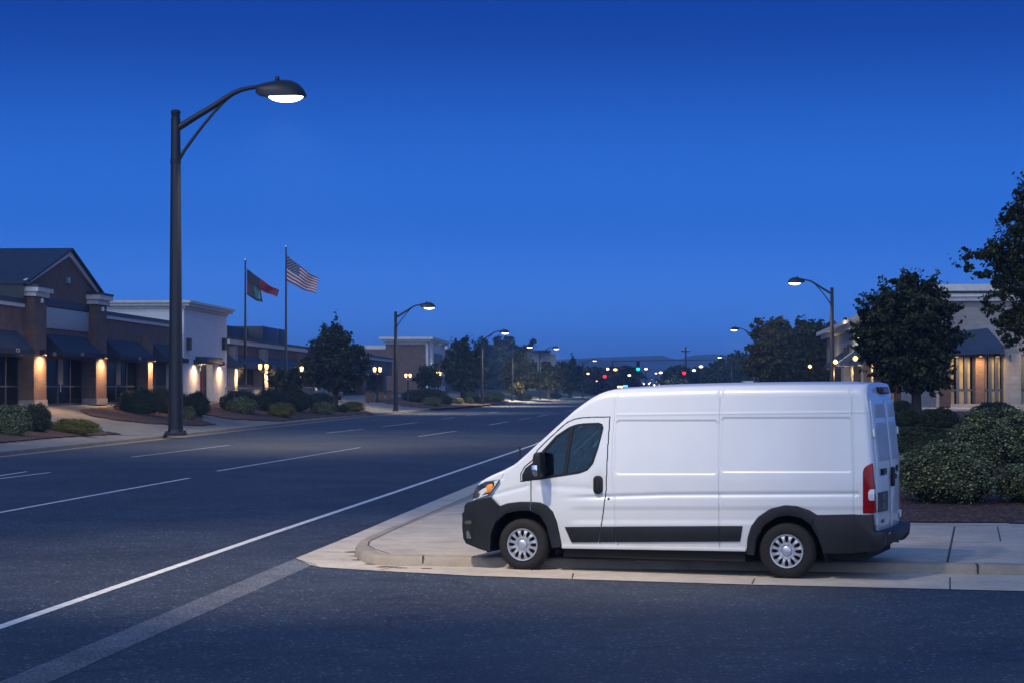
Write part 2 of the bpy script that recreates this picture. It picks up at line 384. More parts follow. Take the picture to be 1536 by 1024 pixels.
def feat(px, py):
    f = np.zeros(px.shape)
    for line, w, d in GROOVES:
        f += d*np.exp(-(pdist(px, py, line)/w)**2)
    for P in (P1, P2):
        sd = pdist(px, py, P, True)*np.where(inside(px, py, P), 1, -1)
        f += .011*sstep((sd+1.8)/3.6)
    body = sstep((px-921)/3)
    yl = np.interp(px, [922, 1280], [594.8, 588.2]); f += body*(.007*sstep((yl-py+1.4)/2.8))
    yl = np.interp(px, [922, 1280], [621.5, 617.5]); f += body*(-.004*np.exp(-((py-yl)/1.8)**2))
    yc = np.interp(px, [810, 1000, 1290], [747, 741.5, 740]); wd = sstep((px-835)/70)*sstep((1292-px)/6)
    f += wd*(.016*np.exp(-((py-yc)/3.2)**2))
    f += sstep((px-846)/30)*.012*sstep((py-757)/9)*sstep((787-py)/9)
    yd = np.interp(px, [800, 905], [727, 733]); f += .006*np.exp(-((py-yd)/5.)**2)*sstep((px-800)/10)*sstep((905-px)/10)
    yk = np.interp(px, [722, 796], [746, 727]); f += .007*np.exp(-((py-yk)/3.5)**2)*sstep((px-722)/12)*sstep((796-px)/5)
    f += .012*np.exp(-(((px-899)/9)**2+((py-727)/17)**2))
    return f
xs = np.concatenate([x_nose+np.array([0, .001, .003, .006, .01]), np.arange(x_nose+.015, x_tail-.04, .0072), x_tail-.04+.04*np.sin(np.linspace(0, math.pi/2, 10))])
def ztop(x): return np.interp(x, op[:, 0], op[:, 1])
def crad(x): return np.interp(x, [x_nose, x_nose+.3, -3.6, -2.9, -2.2, x_tail], [.035, .05, .045, .06, .15, .17])
zb0 = .348
nv = 300
vv = np.linspace(0, 1, nv)
zt = ztop(xs)-crad(xs)
XX = np.repeat(xs[:, None], nv, 1); ZZ = zb0+(zt[:, None]-zb0)*vv[None, :]
PX, PY = topx(XX, ZZ)
FT = feat(PX, PY)*sstep((XX-x_nose)/.05)
TT = tside(XX, ZZ)+FT
XLn = leanx(XX, ZZ)
G = np.stack([XLn, TT, ZZ], -1)
idx = np.arange(len(xs)*nv).reshape(len(xs), nv)
Q = np.stack([idx[:-1, :-1], idx[1:, :-1], idx[1:, 1:], idx[:-1, 1:]], -1).reshape(-1, 4)
cx_ = (PX[:-1, :-1]+PX[1:, 1:]).ravel()/2; cy_ = (PY[:-1, :-1]+PY[1:, 1:]).ravel()/2
hole = inside(cx_, cy_, A_IN1) | inside(cx_, cy_, A_IN2) | inside(cx_, cy_, WIN)
front_cut = ((cx_ < 737) & (cy_ > 757)) | ((cx_ > 1221) & (cy_ > 788))
dmask = inside(cx_, cy_, DOOR) & ~hole
gap = (pdist(cx_, cy_, DOOR[1:21]) < .8) | (pdist(cx_, cy_, [(796.6, 719), (796.6, 752)]) < .7)
dmask &= ~gap; hole |= gap
bmask = ~dmask & ~hole & ~front_cut
def sub(name, verts, faces, mat, parent):
    u, inv = np.unique(faces, return_inverse=True)
    return quads(name, verts.reshape(-1, 3)[u], mat, parent, inv.reshape(-1, 4), True)
# far flank: coarser mirror of the near one
sx = slice(None, None, 3)
G2 = G[sx, ::3].copy(); G2[..., 1] = W-(G2[..., 1])
i2 = np.arange(G2.shape[0]*G2.shape[1]).reshape(G2.shape[:2])
Q2 = np.stack([i2[:-1, :-1], i2[:-1, 1:], i2[1:, 1:], i2[1:, :-1]], -1).reshape(-1, 4)
px2, py2 = topx(XX[sx, ::3], ZZ[sx, ::3])
c2x = ((px2[:-1, :-1]+px2[1:, 1:])/2).ravel(); c2y = ((py2[:-1, :-1]+py2[1:, 1:])/2).ravel()
keep2 = ~(inside(c2x, c2y, A_IN1) | inside(c2x, c2y, A_IN2) | inside(c2x, c2y, WIN) | ((c2x < 737) & (c2y > 757)))
# top loft: hood, windscreen, roof
xc = np.concatenate([xs[:5], xs[5:-10:4], xs[-10:]])
ztc = ztop(xc); rc = crad(xc); ztail = np.sqrt(np.clip(1-((xc-(x_tail-.10))/.10).clip(0, 1)**2, 0, 1))
na = 8; th_ = np.linspace(0, math.pi/2, na); nf = 22
rings = []
for x, z, r in zip(xc, ztc, rc):
    t0 = float(tside(np.array(x), np.array(z-r))+feat(*[np.array(q) for q in topx(x, z-r)])*sstep((x-x_nose)/.05))
    ya = t0+r*1.0*(1-np.cos(th_)); za = z-r+r*np.sin(th_)
    yf = np.linspace(t0+r, W-t0-r, nf)[1:-1]
    crown = np.interp(x, [x_nose, -3.6, -2.4, x_tail], [.05, .03, .025, .02])
    rib = .010*sstep((x+2.0)/.2)*sstep((x_tail-.3-x)/.1)
    yn = (yf-W/2)/(W/2-t0-r)
    zf = z+crown*(1-yn**2)+rib*(np.cos(yn*14) > .3)
    yy = np.concatenate([ya, yf, (W-ya)[::-1]]); zz = np.concatenate([za, zf, za[::-1]])
    rings.append(np.stack([leanx(np.full(yy.shape, x), zz), yy, zz], -1))
RG = np.array(rings); ir = np.arange(RG.shape[0]*RG.shape[1]).reshape(RG.shape[:2])
QR = np.stack([ir[:-1, :-1], ir[1:, :-1], ir[1:, 1:], ir[:-1, 1:]], -1)
x_cowl, x_ws0, x_ws1 = vp(768, 699.5, .12)[0], vp(779, 693, .12)[0], vp(872, 607, .12)[0]
xm = (xc[:-1]+xc[1:])/2; jj = np.arange(QR.shape[1])
isws = ((xm > x_ws0) & (xm < x_ws1))[:, None] & ((jj > na+0) & (jj < QR.shape[1]-na-1))[None, :]
body_v = np.concatenate([G.reshape(-1, 3), G2.reshape(-1, 3), RG.reshape(-1, 3)])
o1 = len(G.reshape(-1, 3)); o2 = o1+len(G2.reshape(-1, 3))
ishood = (xm < x_cowl)[:, None] & (jj > 3)[None, :] & (jj < QR.shape[1]-4)[None, :]
ROOFQ = QR[~isws & ~ishood].reshape(-1, 4)
sub('body', body_v, np.concatenate([Q[bmask], Q2[keep2]+o1, ROOFQ+o2]), M['paint'], van)
door = sub('door', body_v, Q[dmask], M['paint'], van)
sub('hood', RG.reshape(-1, 3), QR[ishood].reshape(-1, 4), M['paint'], van)
ws = sub('windscreen', RG.reshape(-1, 3), QR[isws].reshape(-1, 4), M['glass'], van)
b = MB(); b.box(x_cowl-.03, x_ws0+.01, .16, W-.16, 1.385, 1.418); b.build('wiper_cowl', M['black'], van, bevel=.01)
b = MB()
for y0, y1 in ((.35, .95), (1.05, 1.7)): b.tube([(x_cowl+.02, y0, 1.43), (x_ws0+.12, y0+.3, 1.56), (x_ws0+.14, y1, 1.59)], .009, 6)
b.build('wiper', M['black'], van)
# side glass, trim, divider (near door, and mirrored for the far door)
def flat(poly, t, thick, mir=False, tz=True):
    pts = []
    for p in poly:
        x, z = vp(*p); y = t+(float(tumble(np.array(z))) if tz else 0)
        pts.append((x, W-y if mir else y, z))
    m = MB(); m.prism(pts, (0, (-thick if mir else thick), 0)); return m
def ring(outer, inner, t, thick, mir=False):
    m = MB(); n = len(outer)
    def P(p, dt):
        x, z = vp(*p); y = t+dt+float(tumble(np.array(z))); return (x, W-y if mir else y, z)
    vs = [P(p, 0) for p in outer]+[P(p, 0) for p in inner]+[P(p, thick) for p in outer]+[P(p, thick) for p in inner]
    fs = []
    for i in range(n):
        j = (i+1) % n
        fs += [(i, j, n+j, n+i), (2*n+i, 3*n+i, 3*n+j, 2*n+j), (i, 2*n+i, 2*n+j, j), (n+i, n+j, 3*n+j, 3*n+i)]
    m.add(vs, fs); return m
def resample(poly, n, closed=True):
    p = np.array(poly+[poly[0]] if closed else poly, float); s = np.r_[0, np.cumsum(np.hypot(*np.diff(p, axis=0).T))]
    u = np.linspace(0, s[-1], n, endpoint=not closed)
    return [(float(a), float(c)) for a, c in zip(np.interp(u, s, p[:, 0]), np.interp(u, s, p[:, 1]))]
def nearest(poly, c, n=72):                      # resample by angle round a centre so two rings match up
    out = []
    for k in range(n):
        a = 2*math.pi*k/n; dx, dy = math.cos(a), math.sin(a); best = 1
        for i in range(len(poly)):
            (x0, y0), (x1, y1) = poly[i], poly[(i+1) % len(poly)]
            ex, ey = x1-x0, y1-y0; den = dx*ey-dy*ex
            if abs(den) < 1e-9: continue
            t = ((x0-c[0])*ey-(y0-c[1])*ex)/den; u = ((x0-c[0])*dy-(y0-c[1])*dx)/den
            if t > 0 and -1e-6 <= u <= 1+1e-6: best = max(best, t) if best == 1 else best
        out.append((c[0]+dx*best, c[1]+dy*best))
    return out
cw = (857, 680)
doorw = door
for mir in (False, True):
    par = van if mir else door
    wf = flat(WIN, .012, .006, mir).build('window', M['glass'], par)
    ring(nearest(TRIM[4:17]+[(811, 718.4), (806, 683)], cw), nearest([(cw[0]+(x-cw[0])*.985, cw[1]+(y-cw[1])*.985) for x, y in WIN], cw), -.003, .03, mir).build('window_trim', M['black'], par)
    flat([(783, 711), (788, 701), (799, 693), (812, 677), (812, 718.5), (783, 720.8)], -.005, .03, mir).build('quarter_panel', M['black'], par, bevel=.004)
    flat([(853.5, 640), (859, 639), (849.5, 710), (844, 710)], -.001, .03, mir).build('window_divider', M['black'], par)
def seam(line, t, half):
    m = MB(); p = [Vector((a, b_, 0)) for a, b_ in resample(line, max(4, len(line)*4), False)]; vs = []
    for i in range(len(p)):
        d = (p[min(i+1, len(p)-1)]-p[max(i-1, 0)]).normalized(); n = Vector((-d.y, d.x, 0))
        for s_ in (half, -half):
            x, z = vp(*(p[i]+n*s_)[:2]); vs.append((x, t+float(tside(np.array(x), np.array(z))), z))
    m.add(vs, [(2*i, 2*i+1, 2*i+3, 2*i+2) for i in range(len(p)-1)]); return m
seam(DOOR[1:21], .020, 2.2).build('door_seal', M['dark'], van); seam([(796.6, 719), (796.6, 752)], .020, 2.2).build('door_seal', M['dark'], van)
# door handle, lock
flat(rrect(890.3, 712.5, 903.8, 740, 6), -.022, .05).build('handle', M['black'], door, bevel=.008)
flat(rrect(894.5, 717, 899.5, 735.5, 2.4), -.030, .02).build('handle_lever', M['rubber'], door, bevel=.005)
flat(rrect(911, 745.5, 914.5, 749, 1.6), -.002, .02).build('fuel_lock', M['greyink'], van)
# mirrors
def mirror(mir):
    m = MB(); y0, y1 = -.27, -.04
    def pr(poly, ya, yb):
        pts = [(vp(*p, -.2)[0], W-ya if mir else ya, vp(*p, -.2)[1]) for p in poly]; return MB().prism(pts, (0, (-(yb-ya) if mir else yb-ya), 0))
    hs = pr([(803, 678), (811, 677), (813, 684), (813, 711), (809, 716), (803, 714), (800.5, 706), (801, 684)], y0, y1)
    hh = hs.build('mirror', M['black'], van, bevel=.025)
    pr([(800.2, 697), (809, 696.5), (809, 713), (803.5, 712.5), (800.6, 706)], y0-.02, y0+.06).build('mirror_cap', M['chrome'], hh, bevel=.006)
    pr([(803, 704), (813, 700), (813, 711), (803, 712)], y1-.04, .07).build('mirror_arm', M['black'], hh, bevel=.01)
mirror(False); mirror(True)
# interior
b = MB(); b.box(-3.55, -2.3, .12, W-.12, .95, .99); b.box(-2.35, -2.30, .1, W-.1, .9, 2.3); b.build('cab_floor', M['cabin'], van)
b = MB(); b.prism([(-3.62, .14, 1.0), (-3.62, .14, 1.40), (-3.35, .14, 1.50), (-3.15, .14, 1.42), (-3.1, .14, 1.0)], (0, W-.28, 0)); b.build('dashboard', M['cabin'], van, bevel=.03)
for y in (.25, 1.3):
    m = MB(); m.box(-2.95, -2.45, y, y+.5, 1.0, 1.22); s_ = m.build('seat', M['seat'], van, bevel=.05)
    MB().prism([(-2.60, y+.02, 1.15), (-2.45, y+.02, 1.15), (-2.36, y+.02, 1.72), (-2.48, y+.02, 1.74)], (0, .46, 0)).build('seat_back', M['seat'], s_, bevel=.05)
    MB().box(-2.50, -2.40, y+.12, y+.38, 1.76, 1.96).build('headrest', M['seat'], s_, bevel=.04)
c_ = Vector((-2.98, .50, 1.42)); ax1 = Vector((0, 1, 0)); ax2 = Vector((.42, 0, .9)).normalized()
pts = [c_+ax1*.21*math.cos(a)+ax2*.21*math.sin(a) for a in np.linspace(0, 2*math.pi, 25)]
m = MB(); m.tube(pts, .016, 8, False); m.tube([c_-ax1*.2, c_, c_+ax1*.2], .02, 6); m.tube([c_, c_+Vector((-.2, 0, -.12))], .04, 8); m.build('steering_wheel', M['seat'], van, smooth=True)
MB().box(-2.80, -2.76, 1.0, 1.22, 1.98, 2.05).build('rear_view_mirror', M['seat'], van, bevel=.01)
# lower black cladding: rub strip, arches, bumpers
def clad(poly, t=-.018, thick=.03, name='cladding', bev=.008, par=None): return flat(poly, t, thick).build(name, M['black'], par or van, bevel=bev)
clad([(847, 789.5), (900.2, 789), (897, 812.5), (856.8, 812.8)], name='door_rub_strip', par=door)
clad([(900.9, 789), (921.9, 788.8), (922.9, 812.4), (897.8, 812.5)], name='rub_strip'); clad([(922.5, 788.8), (1078.3, 788), (1078.5, 811.6), (923.4, 812.4)], name='rub_strip')
clad([(1078.9, 788), (1113.8, 788), (1110, 811.3), (1079.1, 811.6)], name='rub_strip')
def arch(outer, inner, name, mat):
    n = 40; o = resample(outer, n, False); i = resample(inner, n, False); m = MB(); vs = []
    for (p, q) in zip(o, i):
        mid = (p[0]*.9+q[0]*.1, p[1]*.9+q[1]*.1); m2 = (p[0]*.35+q[0]*.65, p[1]*.35+q[1]*.65)
        for pt, t in ((p, .012), (mid, -.022), (m2, -.034), (q, -.026), (q, .10)):
            x, z = vp(*pt); vs.append((x, t, z))
    fs = [(5*a+k, 5*a+k+1, 5*a+k+6, 5*a+k+5) for a in range(n-1) for k in range(4)]
    m.add(vs, fs); return m.build(name, mat, van, smooth=True)
arch([(736, 744), (749, 757.5), (761, 753.2), (780, 751), (796, 751)], [(737, 800), (744, 782), (758, 769.5), (777, 765), (795.6, 765)], 'wheel_arch', M['black'])
arch([(797.4, 751), (811, 752), (821, 757), (830, 766), (836, 782), (842.5, 819)], [(797.2, 765), (804, 768), (811, 772.5), (820.6, 788), (824, 802), (829, 821)], 'wheel_arch', M['black'])
arch([(1119, 830), (1120.6, 807), (1126, 788), (1137, 774), (1155.6, 761.6), (1177.5, 756), (1196, 757.5), (1215, 764.7), (1225, 772)],
     [(1131, 832), (1134, 807), (1146, 786.6), (1165, 774.5), (1180.6, 772), (1190, 773), (1202.5, 776), (1210, 781), (1216, 786)], 'wheel_arch', M['black'])
clad([(1217, 766), (1226, 771.4), (1283.5, 770.4), (1283.5, 829), (1234, 830), (1233, 822), (1227.5, 807), (1216, 786)], -.024, .04, 'lower_cladding')
for (cxp, mirs) in ((781, 0), (1180, 0)):        # dark wheel wells right across the van
    x0 = vp(cxp, 820)[0]; m = MB(); n = 16
    arcp = [(x0+.50*math.cos(a), .0, .36+.56*math.sin(a)) for a in np.linspace(-.25, math.pi+.25, n)]
    for k in range(n-1):
        p, q = arcp[k], arcp[k+1]; m.add([(p[0], .012, p[2]), (q[0], .012, q[2]), (q[0], W-.03, q[2]), (p[0], W-.03, p[2])], [(0, 1, 2, 3)])
    m.box(x0-.5, x0+.5, .62, .66, .2, .9).box(x0-.5, x0+.5, W-.66, W-.62, .2, .9); m.build('wheel_well', M['dark'], van)
MB().box(-3.0, -.55, .06, W-.06, .20, .42).box(.45, 1.0, .15, W-.15, .27, .42).tube([(-2.9, .10, .31), (-.8, .10, .30)], .035, 8).build('underbody', M['dark'], van)
flat([(842.5, 816.5), (1119, 821.5), (1119, 826.4), (842.5, 821.8)], -.008, .12, tz=False).build('sill', M['paint'], van, bevel=.01)
# front bumper with grille and fog lamp
BP = [(711, 750.5), (736, 744.5), (749, 757.5), (744, 782), (737, 800), (736, 826), (729, 825), (720.6, 822.5), (700, 814), (696, 806), (694.4, 790), (695, 769), (697.2, 766), (698, 757.5), (702, 752.5)]
def plan_loft(poly, ts, name, mat, back=.0):
    """profile swept across the van, set back towards the sides in plan"""
    m = MB(); pr = [vp(*p) for p in poly]; n = len(pr); xb = max(p[0] for p in pr); xf = min(p[0] for p in pr)
    for t, sc in ts:
        m.v += [(xb+(x-xb)*sc if True else x, t, z) for x, z in pr]
    for a in range(len(ts)-1):
        m.f += [(a*n+i, a*n+(i+1) % n, (a+1)*n+(i+1) % n, (a+1)*n+i) for i in range(n)]
    m.f += [tuple(range(n))[::-1], tuple((len(ts)-1)*n+i for i in range(n))]
    return m.build(name, mat, van, smooth=True)
fb = plan_loft(BP, [(-.034, .985), (-.030, 1.0), (-.02, 1.008), (.06, 1.02), (.3, 1.06), (1.0, 1.1), (1.75, 1.06), (W-.06, 1.02), (W+.02, 1.008), (W+.03, 1.0), (W+.034, .985)], 'front_bumper', M['black'])
flat([(698.5, 776), (709, 775.5), (709.5, 807.5), (699.2, 807.5)], -.040, .03, tz=False).build('fog_recess_shade', M['dark'], fb)  # near-black plate standing for the shade in the fog lamp recess
flat([(699, 780), (708.8, 779.4), (709, 784.6), (699.2, 785)], -.046, .02, tz=False).build('bumper_slat', M['plate'], fb)
flat([(701, 796), (704, 794.5), (708.5, 805), (708, 807), (702, 806.5)], -.045, .02, tz=False).build('fog_lamp_lens', M['greyink'], fb)
flat([(694.2, 769), (696.5, 768), (698.5, 809), (695.8, 806)], -.026, .03, tz=False).build('bumper_edge', M['rubber'], fb)
MB().box(x_nose-.06, x_nose+.15, .25, W-.25, .62, .98).build('grille', M['dark'], van, bevel=.03)
b = MB()
for k in range(4): b.box(x_nose-.085, x_nose-.05, .4, W-.4, .66+.08*k, .70+.08*k)
b.build('grille_bar', M['black'], van, bevel=.006)
# headlight
def surf(poly, dt, thick, mir=False):
    pts = []
    for p in poly:
        x, z = vp(*p, .08); y = float(tside(np.array(max(x, x_nose)), np.array(z)))+dt
        pts.append((x, W-y if mir else y, z))
    return MB().prism(pts, (0, -thick if mir else thick, 0))
for mir in (False, True):
    hd = surf([(708, 748.5), (710.5, 739.7), (718, 727.5), (731.6, 721), (753.2, 717.8), (749.5, 725.6), (737.8, 740.4), (711, 750)], -.034, .08, mir).build('headlight', M['headglass'], van, bevel=.004)
    surf([(733, 728), (737, 725), (742, 724), (744, 726.5), (742, 733), (737, 737.4), (731.5, 738.5), (734.5, 733)], -.042, .02, mir).build('indicator', M['amber'], hd, bevel=.004)
    surf([(745, 720.4), (752.4, 718.6), (748.8, 725), (741, 735.2), (737.4, 739.4), (739, 736.6), (746, 727), (746, 723)], -.0395, .012, mir).build('reflector', M['clear'], hd, bevel=.002)
    surf([(709.5, 748), (730.5, 740.6), (736.6, 739.4), (735.5, 741), (711, 749.6)], -.0395, .012, mir).build('daytime_lamp', M['clear'], hd, bevel=.002)
    surf([(712.5, 742), (717, 734), (721, 734), (719, 743.5), (713, 745.6)], -.039, .012, mir).build('headlight_bulb', M['plate'], hd, bevel=.004)
# aerial
m = MB(); m.tube([(vp(781, 700)[0], .2, 1.30), v3(780, 684, .2)], .0035, 5); m.tube([v3(780, 684, .2), v3(779.7, 669, .2)], [.015, .011], 8)
m.build('aerial', M['rubber'], van, smooth=True)
# rear face with two doors
nu, nz = 60, 110
us = np.linspace(0, 1, nu); zs_ = np.linspace(.52, 2.42, nz)
def rearx(u, z):
    e = np.interp(z, [.3, 1.45, 2.2, 2.5], [0, 0, -.075, -.125]); rr = np.minimum(u, 1-u)
    return x_tail+e-.0+.035*np.sin(np.pi*u)-.0
def rpix(px, py):                                # photo pixel -> rear face (u, z)
    lo, hi = -.1, 1.15
    for _ in range(40):
        u = (lo+hi)/2; y = .1+(W-.2)*u; z = 1.5
        for _ in range(4):
            x = float(rearx(u, z)); Yc = VO[1]+x*vx[1]+y*vy[1]; z = H-(py-HY)*Yc/F
        X = VO[0]+x*vx[0]+y*vy[0]
        if CX+F*X/Yc < px: lo = u
        else: hi = u
    return u, z
def rbox(u0, u1, z0, z1, name, mat, par, proud=.01, thick=.03, bev=.006, nseg=6):
    m = MB(); uu = np.linspace(u0, u1, nseg+1); vs = []
    zz = np.linspace(z0, z1, 7)
    gx = np.array([[rearx(u, z) for z in zz] for u in uu]); n = len(zz)
    for d in (proud, proud-thick):
        for i, u in enumerate(uu):
            for k, z in enumerate(zz): vs.append((gx[i, k]+d, .1+(W-.2)*u, z))
    K = len(uu)*n; fs = []
    for i in range(nseg):
        for k in range(n-1):
            a = i*n+k; fs += [(a, a+n, a+n+1, a+1), (K+a, K+a+1, K+a+n+1, K+a+n)]
    for i in range(nseg): fs += [(i*n, K+i*n, K+(i+1)*n, (i+1)*n), (i*n+n-1, (i+1)*n+n-1, K+(i+1)*n+n-1, K+i*n+n-1)]
    for k in range(n-1): fs += [(k, k+1, K+k+1, K+k), (nseg*n+k, K+nseg*n+k, K+nseg*n+k+1, nseg*n+k+1)]
    m.add(vs, fs); return m.build(name, mat, par, bevel=bev)
rbox(0, 1, .60, 2.36, 'rear_frame', M['paint'], van, -.012, .04, 0, 12)
rl = rbox(.035, .488, .60, 2.27, 'door', M['paint'], van, .012, .03); rr_ = rbox(.512, .965, .60, 2.27, 'door', M['paint'], van, .012, .03)
for dr, u0, u1 in ((rl, .075, .465), (rr_, .535, .925)):
    rbox(u0, u1, 1.50, 1.98, 'window_blank', M['rear_glass'], dr, .020, .014, .008); rbox(u0+.02, u1-.02, 2.05, 2.22, 'top_panel', M['rear_glass'], dr, .018, .012, .008)
    rbox(u0+.03, u1-.02, 1.0, 1.30, 'lower_panel', M['paint'], dr, .016, .01, .006)
for u, dr in ((.018, rl), (.982, rr_)):
    for z in (.75, 1.86): rbox(u-.022, u+.022, z-.05, z+.05, 'hinge', M['paint'], dr, .035, .03, .006, 2)
rbox(.50, .55, 1.15, 1.40, 'rear_handle', M['black'], rr_, .05, .05, .015, 2); rbox(.46, .62, 1.24, 1.31, 'handle_grip', M['black'], rr_, .055, .03, .012, 2)
pl = rbox(.04, .33, .86, 1.11, 'number_plate', M['plate'], rl, .03, .02, .005, 2)
def text3(s, name, u, z, size, par, mat, proud, ext=.003):
    cu = bpy.data.curves.new('t', 'FONT'); cu.body = s; cu.size = size; cu.extrude = ext; cu.align_x = 'CENTER'; cu.align_y = 'CENTER'; cu.offset = size*.02
    tmp = bpy.data.objects.new('t', cu); COL.objects.link(tmp); bpy.context.view_layer.update()
    me = bpy.data.meshes.new_from_object(tmp.evaluated_get(bpy.context.evaluated_depsgraph_get()))
    bpy.data.objects.remove(tmp); me.name = name; me.materials.clear(); me.materials.append(mat)
    o = bpy.data.objects.new(name, me); link(o, par)
    o.matrix_local = Matrix.Translation((float(rearx(u, z))+proud, .1+(W-.2)*u, z)) @ Matrix(((0, 0, 1, 0), (1, 0, 0, 0), (0, 1, 0, 0), (0, 0, 0, 1)))
    return o
text3('2931', 'plate_digits', .185, 1.04, .10, pl, M['plate_ink'], .033); text3('252', 'plate_digits', .185, .93, .10, pl, M['plate_ink'], .033)
text3('TEXT IN', 'badge', .22, 1.355, .115, rl, M['black'], .016, .006); text3('GSP', 'badge', .76, 1.365, .115, rr_, M['black'], .016, .006)
text3('MOBILE', 'badge', .2, .735, .06, rl, M['greyink'], .014, .003)
rbox(.88, .93, .70, .76, 'badge', M['greyink'], rr_, .018, .01, .003, 2)
tl = flat([(1294, 769), (1294, 707), (1295.6, 701.5), (1300, 697.5), (1308.4, 693.5), (1311.5, 735), (1313, 769)], -.010, .13, tz=True).build('taillight', M['red'], van, bevel=.012)
flat([(1302.5, 737), (1305, 733.5), (1311.5, 733), (1312, 750), (1304.5, 750), (1302.5, 747)], -.016, .14).build('reverse_lamp', M['clear'], tl, bevel=.006)
m = MB(); pts = [(x, W-t, z) for (x, t, z) in [(vp(*p)[0], .0, vp(*p)[1]) for p in [(1294, 769), (1294, 707), (1308.4, 693.5), (1313, 769)]]]
m.prism(pts, (0, -.1, 0)); m.build('taillight', M['red'], van, bevel=.012)
# high brake lamp on the roof edge
cap = [tuple(p) for p in RG[-1]]; MB().prism([cap[0][:2]+(2.2,)]+cap+[cap[-1][:2]+(2.2,)], (-.03, 0, 0)).build('rear_header', M['paint'], van)
ub0, _ = rpix(1319, 586); ub1, _ = rpix(1330, 586)
bl = rbox(ub0, ub1, 2.345, 2.435, 'brake_lamp', M['black'], van, .03, .10, .008, 2); rbox(ub0+.03, ub1-.02, 2.365, 2.425, 'brake_lamp_lens', M['red'], bl, .036, .02, .004, 2)
# rear bumper
m = MB(); zt_, zb_ = vp(1311, 797)[1], vp(1311, 829)[1]
prof = [(x_tail-.24, vp(1290, 771)[1]), (x_tail-.01, vp(1310, 771.5)[1]), (x_tail+.0, zt_+.02), (x_tail+.015, zt_), (x_tail+.125, zt_-.004), (x_tail+.135, zt_-.05), (x_tail+.12, zb_+.10), (x_tail+.06, zb_+.03), (x_tail-.24, zb_)]
step = [(x_tail-.06, .72), (x_tail-.02, .56), (x_tail+.0, zt_+.02), (x_tail+.015, zt_), (x_tail+.13, zt_-.004), (x_tail+.14, zt_-.05), (x_tail+.12, zb_+.13), (x_tail+.06, zb_+.05), (x_tail-.06, zb_+.05)]
m.prism([(x, -.026, z) for x, z in prof], (0, .17, 0)); m.prism([(x, W+.026, z) for x, z in prof], (0, -.17, 0))
m.prism([(x, .1415, z) for x, z in step], (0, W-.283, 0))
rbm = m.build('rear_bumper', M['black'], van, bevel=.015)
MB().box(x_tail+.125, x_tail+.142, .22, .42, zt_-.045, zt_-.02).build('reflector', M['red'], rbm)
# wheels
def wheel(cx, cy, rad, out):
    wh = bpy.data.objects.new('wheel', None); link(wh, van); wh.location = (cx, cy, rad); s = -out
    tw = .225; m = MB()
    prof = [(.215, .02), (.225, .0), (.25, -.008), (rad-.05, -.004), (rad-.018, .012), (rad-.004, .035), (rad, .06), (rad, tw-.06), (rad-.02, tw-.012), (rad-.06, tw), (.22, tw-.02), (.21, .10)]
    m.lathe([(r, h*s) for r, h in prof], axis='y', seg=48)
    nt_ = 60
    for k in range(nt_):                          # tread blocks on the shoulder
        a = 2*math.pi*k/nt_; ca, sa = math.cos(a), math.sin(a); da = .03
        q = [((rad+d)*math.cos(a+e), h*s, (rad+d)*math.sin(a+e)) for d in (-.004, .005) for e, h in ((-da, .03), (da, .035), (da, .07), (-da, .065))]
        m.add(q, [(0, 1, 2, 3), (4, 5, 6, 7), (0, 1, 5, 4), (1, 2, 6, 5), (2, 3, 7, 6), (3, 0, 4, 7)])
    m.build('tyre', M['rubber'], wh, smooth=True)
    m = MB(); m.lathe([(.218, -.002*s), (.212, -.012*s), (.196, -.010*s), (.188, .008*s), (.186, .05*s)], axis='y', seg=48)
    n = 12
    for k in range(n):                            # spokes
        a = 2*math.pi*(k+.5)/n
        vs = []
        for r, w_, h in ((.10, .026, -.006), (.135, .019, -.016), (.165, .022, -.012), (.192, .036, -.002)):
            for e, hh in ((-w_, h+.012), (-w_*.7, h), (w_*.7, h), (w_, h+.012)):
                vs.append((r*math.cos(a)-e*math.sin(a), hh*s, r*math.sin(a)+e*math.cos(a)))
        m.add(vs, [(4*i+j, 4*i+j+1, 4*i+j+5, 4*i+j+4) for i in range(3) for j in range(3)])
    m.lathe([(.112, .004*s), (.105, -.010*s), (.085, -.012*s), (.07, -.006*s), (.066, -.006*s)], axis='y', seg=36)
    m.build('rim', M['silver'], wh, smooth=True)
    m = MB(); m.lathe([(.067, 0*s), (.066, -.022*s), (.058, -.030*s), (.03, -.034*s), (.001, -.035*s)], axis='y', seg=24)
    for k in range(5):
        a = 2*math.pi*k/5+.3; m.lathe([(.012, -.006*s), (.011, -.02*s), (.001, -.022*s)], (.082*math.cos(a), 0, .082*math.sin(a)), 'y', 8)
    m.build('hub_cap', M['silver'], wh, smooth=True)
    MB().lathe([(.001, .035*s), (.2, .035*s)], axis='y', seg=32).build('wheel_recess_shade', M['dark'], wh)  # near-black disc standing for the shade behind the spokes
    return wh
xf = vp(784, 820)[0]
wheel(xf, -.005, .342, -1); wheel(0., .0, .355, -1); wheel(xf, W+.005, .342, 1); wheel(0., W, .355, 1)
